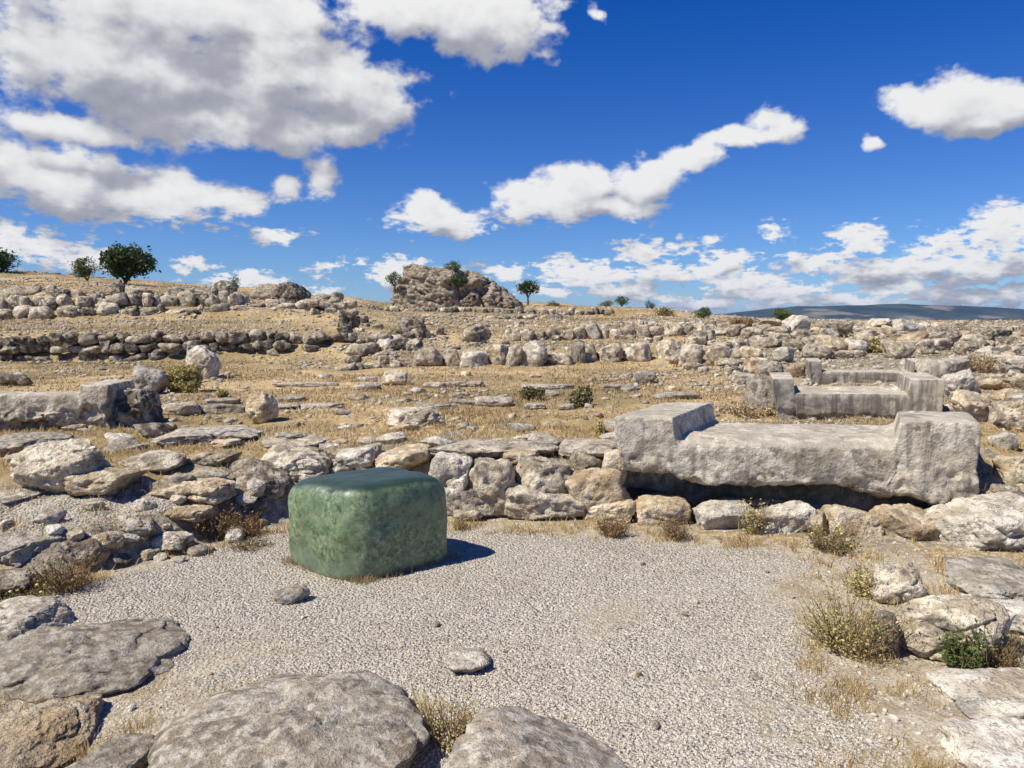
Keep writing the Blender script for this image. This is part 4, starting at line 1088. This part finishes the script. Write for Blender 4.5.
def scatter(kind, group, n, area, wpx, mats, seed, lvl=3, flat=.5, cat='stone', name='stone'):
    rs = random.Random(seed); k = 0; tr = 0
    while k < n and tr < n * 30:
        tr += 1; px = rs.uniform(area[0], area[2]); py = rs.uniform(area[1], area[3])
        if len(area) > 4 and not area[4](px, py): continue
        t_ = rs.random(); mt = rs.choice(mats); wp = wpx[0] + (wpx[1] - wpx[0]) * t_
        size = 'tiny' if t_ < .25 else 'small' if t_ < .6 else 'middling' if t_ < .85 else 'larger'
        lb = size + ' ' + TONE[mt] + ' ' + kind + ' ' + where(px, py)
        if lb in _used and tr < n * 12: continue
        x, Y = hit(px, py); w_ = wp / F * Y; hh = w_ * rs.uniform(flat * .6, flat * 1.3)
        V, Fc = rockV(w_, w_ * rs.uniform(.6, 1.), hh * 1.3, lvl, sd_(), box=rs.uniform(2.2, 5), cuts=12); V = V - (0, 0, hh * .4)
        o = link(name, nmesh(name, V, Fc), M[mt], None, (x, Y, zg1(x, Y)), lvl > 3); o.rotation_euler = (rs.uniform(-.2, .2), rs.uniform(-.2, .2), rs.uniform(0, 6.28))
        _used[lb] = 1; tag(o, lb, cat, group); k += 1


scatter('rubble stone', 'small stones in the right-hand rubble', 110, (690, 325, 1024, 380, lambda a, b: not (755 < a < 985 and b > 352)), (7, 18), ['farrock', 'grey', 'tan', 'farrock'], 1, 3, .45)
scatter('rubble boulder', 'mid-sized boulders in the right-hand rubble', 70, (670, 333, 1040, 372, lambda a, b: not (740 < a < 985 and b > 354)), (15, 30), ['farrock', 'farrock', 'tan', 'grey', 'fardark'], 11, 4, .42, 'boulder', 'boulder')
scatter('rough rock', 'rocks beside the lower slabs on the right', 16, (995, 400, 1050, 500), (16, 40), ['farrock', 'tan', 'pale'], 12, 4, .5, 'boulder', 'boulder')
scatter('half-buried stone', 'small stones in the terrace grass', 46, (150, 372, 700, 430), (7, 22), ['pale', 'worn', 'tan'], 2, 3, .28)
scatter('strip stone', 'rubble on the stony strip', 44, (60, 428, 620, 452), (14, 40), ['worn', 'pale', 'tan', 'pale'], 3, 4, .22)
scatter('loose stone', 'stones between the far stone rows', 80, (345, 322, 700, 352), (5, 13), ['farrock', 'grey', 'fardark'], 4, 3, .42)
scatter('tumbled boulder', 'tumbled boulders between wall and boulder row', 24, (345, 322, 440, 368), (10, 24), ['farrock', 'dark', 'fardark', 'pale'], 14, 4, .6, 'boulder', 'boulder')
scatter('hillside boulder', 'boulders strewn over the upper left hillside', 26, (-10, 290, 350, 318), (8, 20), ['farrock', 'grey', 'fardark'], 15, 3, .5, 'boulder', 'boulder')
scatter('gravel-court stone', 'loose stones on the gravel court', 26, (120, 560, 900, 740), (4, 13), ['pale', 'tan', 'worn'], 16, 3, .5)
scatter('stone', 'stones between the kerb rocks', 34, (0, 486, 262, 566, lambda a, b: abs(b - (566 - a * .25)) < 44), (10, 32), ['worn', 'tan', 'grey', 'pale'], 6, 4, .4)


def flats(kind, group, table):
    for (a, b_, c_, d_) in table:
        lb = ('long ' if b_ - a > 38 else 'short ') + kind + ' ' + where((a + b_) / 2, d_)
        if lb in _used: lb = ('second ' + lb)
        _used[lb] = 1
        boulder(lb, a, b_, c_, d_, mat='worn', lvl=4, d=max(.3, (d_ - c_) / F * 9), group=group, name='flat_stone', cat='stone', box=4, cuts=4)


flats('flat stone', 'flat stones in line in the grass',
      [(423, 446, 382, 388), (444, 468, 381, 387), (466, 484, 381, 387), (352, 382, 384, 390), (520, 575, 384, 390), (450, 478, 399, 406), (474, 514, 396, 407), (412, 452, 403, 410),
       (524, 545, 403, 410), (556, 576, 404, 410), (300, 345, 403, 409), (262, 300, 404, 410), (276, 305, 396, 402), (205, 240, 398, 405), (162, 202, 402, 416), (198, 246, 404, 414),
       (270, 340, 382, 387), (600, 640, 384, 390), (655, 700, 392, 400)])

# ------------------------------------------------------------------ gravel
rs = np.random.RandomState(11)


def pebbles(n, xr, yr, smin, smax, maskfn, name, seed, lift=.2):
    rs = np.random.RandomState(seed)
    # density falls with distance so each part of the picture gets its share
    y = np.exp(rs.uniform(math.log(yr[0]), math.log(yr[1]), n)); x = rs.uniform(-1, 1, n) * (y * .75 + .5) + 0
    m = maskfn(x, y) > rs.uniform(.15, .85, n); x, y = x[m], y[m]; n = len(x)
    z = Zg(x, y); s = smin + (smax - smin) * rs.uniform(0, 1, n) ** 2.6
    v, f = ico(1); nv = len(v)
    A = rs.normal(size=(n, 3, 3)) * .22 + np.eye(3); sc = s[:, None] * rs.uniform(.6, 1.2, (n, 3)) * (1, 1, .75)
    an = rs.uniform(0, 6.28, n); V = np.einsum('nij,vj->nvi', A, v) * sc[:, None, :]
    c, q = np.cos(an)[:, None], np.sin(an)[:, None]; V = np.stack([V[..., 0] * c - V[..., 1] * q, V[..., 0] * q + V[..., 1] * c, V[..., 2]], 2)
    V = V + np.stack([x, y, z + s * lift], 1)[:, None, :]
    Fc = (f[None] + (np.arange(n) * nv)[:, None, None]).reshape(-1, 3)
    me = nmesh(name, V.reshape(-1, 3), Fc); set_attr(me, 'tone', np.repeat(rs.uniform(0, 1, n) ** .9, nv)); return me


o = link('gravel', pebbles(230000, (-6, 6), (1.6, 6.6), .0028, .0072, gravel_mask, 'gravel', 3), M['pebble'], smooth=False)
tag(o, 'pale crushed gravel covering the open court', 'gravel', kind='stuff')
o = link('rubble_chips', pebbles(30000, (-8, 8), (1.8, 12), .003, .015, lambda x, y: .14 + .35 * sstep(x / y * F + CX, 780, 860) * sstep(5.2 - y, 0, .4) + .55 * np.clip(np.exp(-((y - np.interp(x, WX, WY) - .8) / .9) ** 2), 0, 1) + 0 * x, 'rubble_chips', 4), M['pebble'], smooth=False)
tag(o, 'small broken chips strewn over the stony ground', 'rubble', kind='stuff')

def far_chips(n, seed):
    rs = np.random.RandomState(seed); y = np.exp(rs.uniform(math.log(8), math.log(60), n)); x = rs.uniform(-.8, .8, n) * (y + .5); u = x / y * F + CX
    k = np.clip(.25 + 2.2 * fbm2(x, y, .3, 4, 50) + .45 * sstep(y, 15, 22) + .3 * sstep(u, 660, 720), .04, 1) > rs.uniform(0, 1, n); x, y = x[k], y[k]; n = len(x)
    s = (.010 + .030 * rs.uniform(0, 1, n) ** 3) * (.7 + y / 22); v, f = ico(1); nv = len(v)
    A = rs.normal(size=(n, 3, 3)) * .25 + np.eye(3); V = np.einsum('nij,vj->nvi', A, v) * (s[:, None] * rs.uniform(.6, 1.3, (n, 3)) * (1.2, 1.2, .7))[:, None, :]
    V = V + np.stack([x, y, Zg(x, y) + s * .2], 1)[:, None, :]
    me = nmesh('rubble_chips', V.reshape(-1, 3), (f[None] + (np.arange(n) * nv)[:, None, None]).reshape(-1, 3)); set_attr(me, 'tone', np.repeat(rs.uniform(0, .9, n), nv)); return me


M['chip'] = var_mat('stone_chips', (.20, .17, .13), (.55, .49, .40), None, .9)
o = link('rubble_chips', far_chips(52000, 8), M['chip'], smooth=False)
tag(o, 'countless small broken stones strewn through the grass of the terraces', 'rubble', kind='stuff')

# ------------------------------------------------------------------ grass
def grass(name, label, n, yr, hr, mat, seed, mask, wk=.75, lean=.9, clump=0.):
    rs = np.random.RandomState(seed); y = np.exp(rs.uniform(math.log(yr[0]), math.log(yr[1]), n)); x = rs.uniform(-.85, .85, n) * (y + .6)
    m = mask(x, y) > rs.uniform(0, 1, n); x, y = x[m], y[m]; z = Zg(x, y) - .01; n = len(x)
    h = rs.uniform(*hr, n) * rs.uniform(.6, 1.2, n); wd = np.maximum(.0027, wk * y / F) * rs.uniform(.5, 1.1, n)
    o = blade_obj(name, np.stack([x, y, z], 1), h, wd, lean, mat, seed + 1, tone=np.clip(rs.uniform(.1, .8, n) + 1.1 * fbm2(x, y, .8 if yr[1] < 30 else .22, 4, 4), 0, 1)); tag(o, label, 'grass', kind='stuff'); return o


def m_terrace(x, y):
    n1 = fbm2(x, y, .55, 4, 31); wy = np.interp(x, WX, WY); u = x / y * F + CX
    st_ = np.exp(-((y - wy - .7) / .7) ** 2)
    return np.clip(sstep(y - wy, .7, 1.6) * (.62 + 2.3 * n1) * (1 - .65 * st_), 0, 1) * (1 - .5 * sstep(u, 700, 800))


def m_strip(x, y):
    return np.clip(.62 + 2.2 * fbm2(x, y, .25, 4, 12), 0, 1)


def m_edges(x, y):
    g = gravel_mask(x, y); wy = np.interp(x, WX, WY); u = x / y * F + CX; n1 = fbm2(x, y, 2.4, 3, 44)
    foot = np.exp(-((wy - y + .02) / .22) ** 2) * 1.6
    right = sstep(u, 800, 850) * sstep(5.0 - y, 0, .4) * sstep(n1, -.15, .25) * (1 - g)
    low = sstep(3.1 - y, 0, .6) * sstep(480 - u, 0, 100) * sstep(n1, -.05, .3) * (1 - .6 * g)
    lt = sstep(140 - u, 0, 60) * sstep(n1, 0, .25) * .7
    return np.clip(np.maximum.reduce([foot * (n1 + .7), right * .9, low * .8, lt]), 0, 1)


grass('dry_grass', 'short straw-coloured dry grass over the terrace', 260000, (6.2, 19.5), (.025, .085), 'straw', 60, m_terrace, 1.0)
grass('dry_grass', 'pale dry grass over the far slopes', 150000, (19.5, 90), (.05, .19), 'straw', 62, m_strip, .7)
grass('dry_grass', 'withered grass fringing the gravel and foreground rocks', 200000, (1.7, 7), (.012, .06), 'straw', 64, m_edges, .6, 1.25)


def m_tufts(x, y):
    wy = np.interp(x, WX, WY); u = x / y * F + CX; cl = sstep(fbm2(x, y, 5.5, 3, 91), .0, .10)
    right = sstep(u, 790, 850) * sstep(5.2 - y, 0, .3) * sstep(fbm2(x, y, 1.2, 2, 17), -.2, .1)
    foot = np.exp(-((wy - y + .02) / .16) ** 2)
    low = sstep(3.2 - y, 0, .4) * sstep(470 - u, 0, 60)
    terr = sstep(y - wy, .3, .8) * .35
    return cl * np.clip(right + foot + low + terr, 0, 1)


grass('dry_grass', 'golden tufts of dry grass along the wall foot and between the near rocks', 330000, (1.7, 8), (.025, .11), 'gold', 71, m_tufts, 1.0, .85)


def m_litter(x, y):
    wy = np.interp(x, WX, WY); return sstep(wy - y, .1, .5) * sstep(fbm2(x, y, 3.2, 4, 61) + .35 * fbm2(x, y, 14, 2, 62), .07, .20) * .7


grass('plant_litter', 'brown plant litter and dead stalks lying in patches on the gravel', 60000, (1.8, 5.8), (.012, .035), 'brown', 75, m_litter, 1.2, 1.45)


def ring(x, y):
    # tufts around the foot of the green stone
    pl = np.array([(-1.445, 4.78), (-.90, 4.42), (-.40, 4.86)]); d = np.full(len(x), 9.)
    for a, b_ in ((pl[0], pl[1]), (pl[1], pl[2])):
        t = np.clip(((x - a[0]) * (b_[0] - a[0]) + (y - a[1]) * (b_[1] - a[1])) / ((b_ - a) ** 2).sum(), 0, 1)
        d = np.minimum(d, np.hypot(x - a[0] - t * (b_[0] - a[0]), y - a[1] - t * (b_[1] - a[1])))
    return np.exp(-(d / .045) ** 2)


rs = np.random.RandomState(90); x = rs.uniform(-1.6, -.3, 60000); y = rs.uniform(4.3, 5.0, 60000); m = ring(x, y) * np.clip(.55 + fbm2(x, y, 6, 2, 1), 0, 1) > rs.uniform(0, 1, 60000); x, y = x[m], y[m]; n = len(x)
tag(blade_obj('dry_grass', np.stack([x, y, Zg(x, y)], 1), rs.uniform(.02, .075, n), np.full(n, .003), 1.1, 'straw', 91, tone=rs.uniform(0, .6, n)), 'orange-brown withered grass around the foot of the green stone', 'grass', kind='stuff')
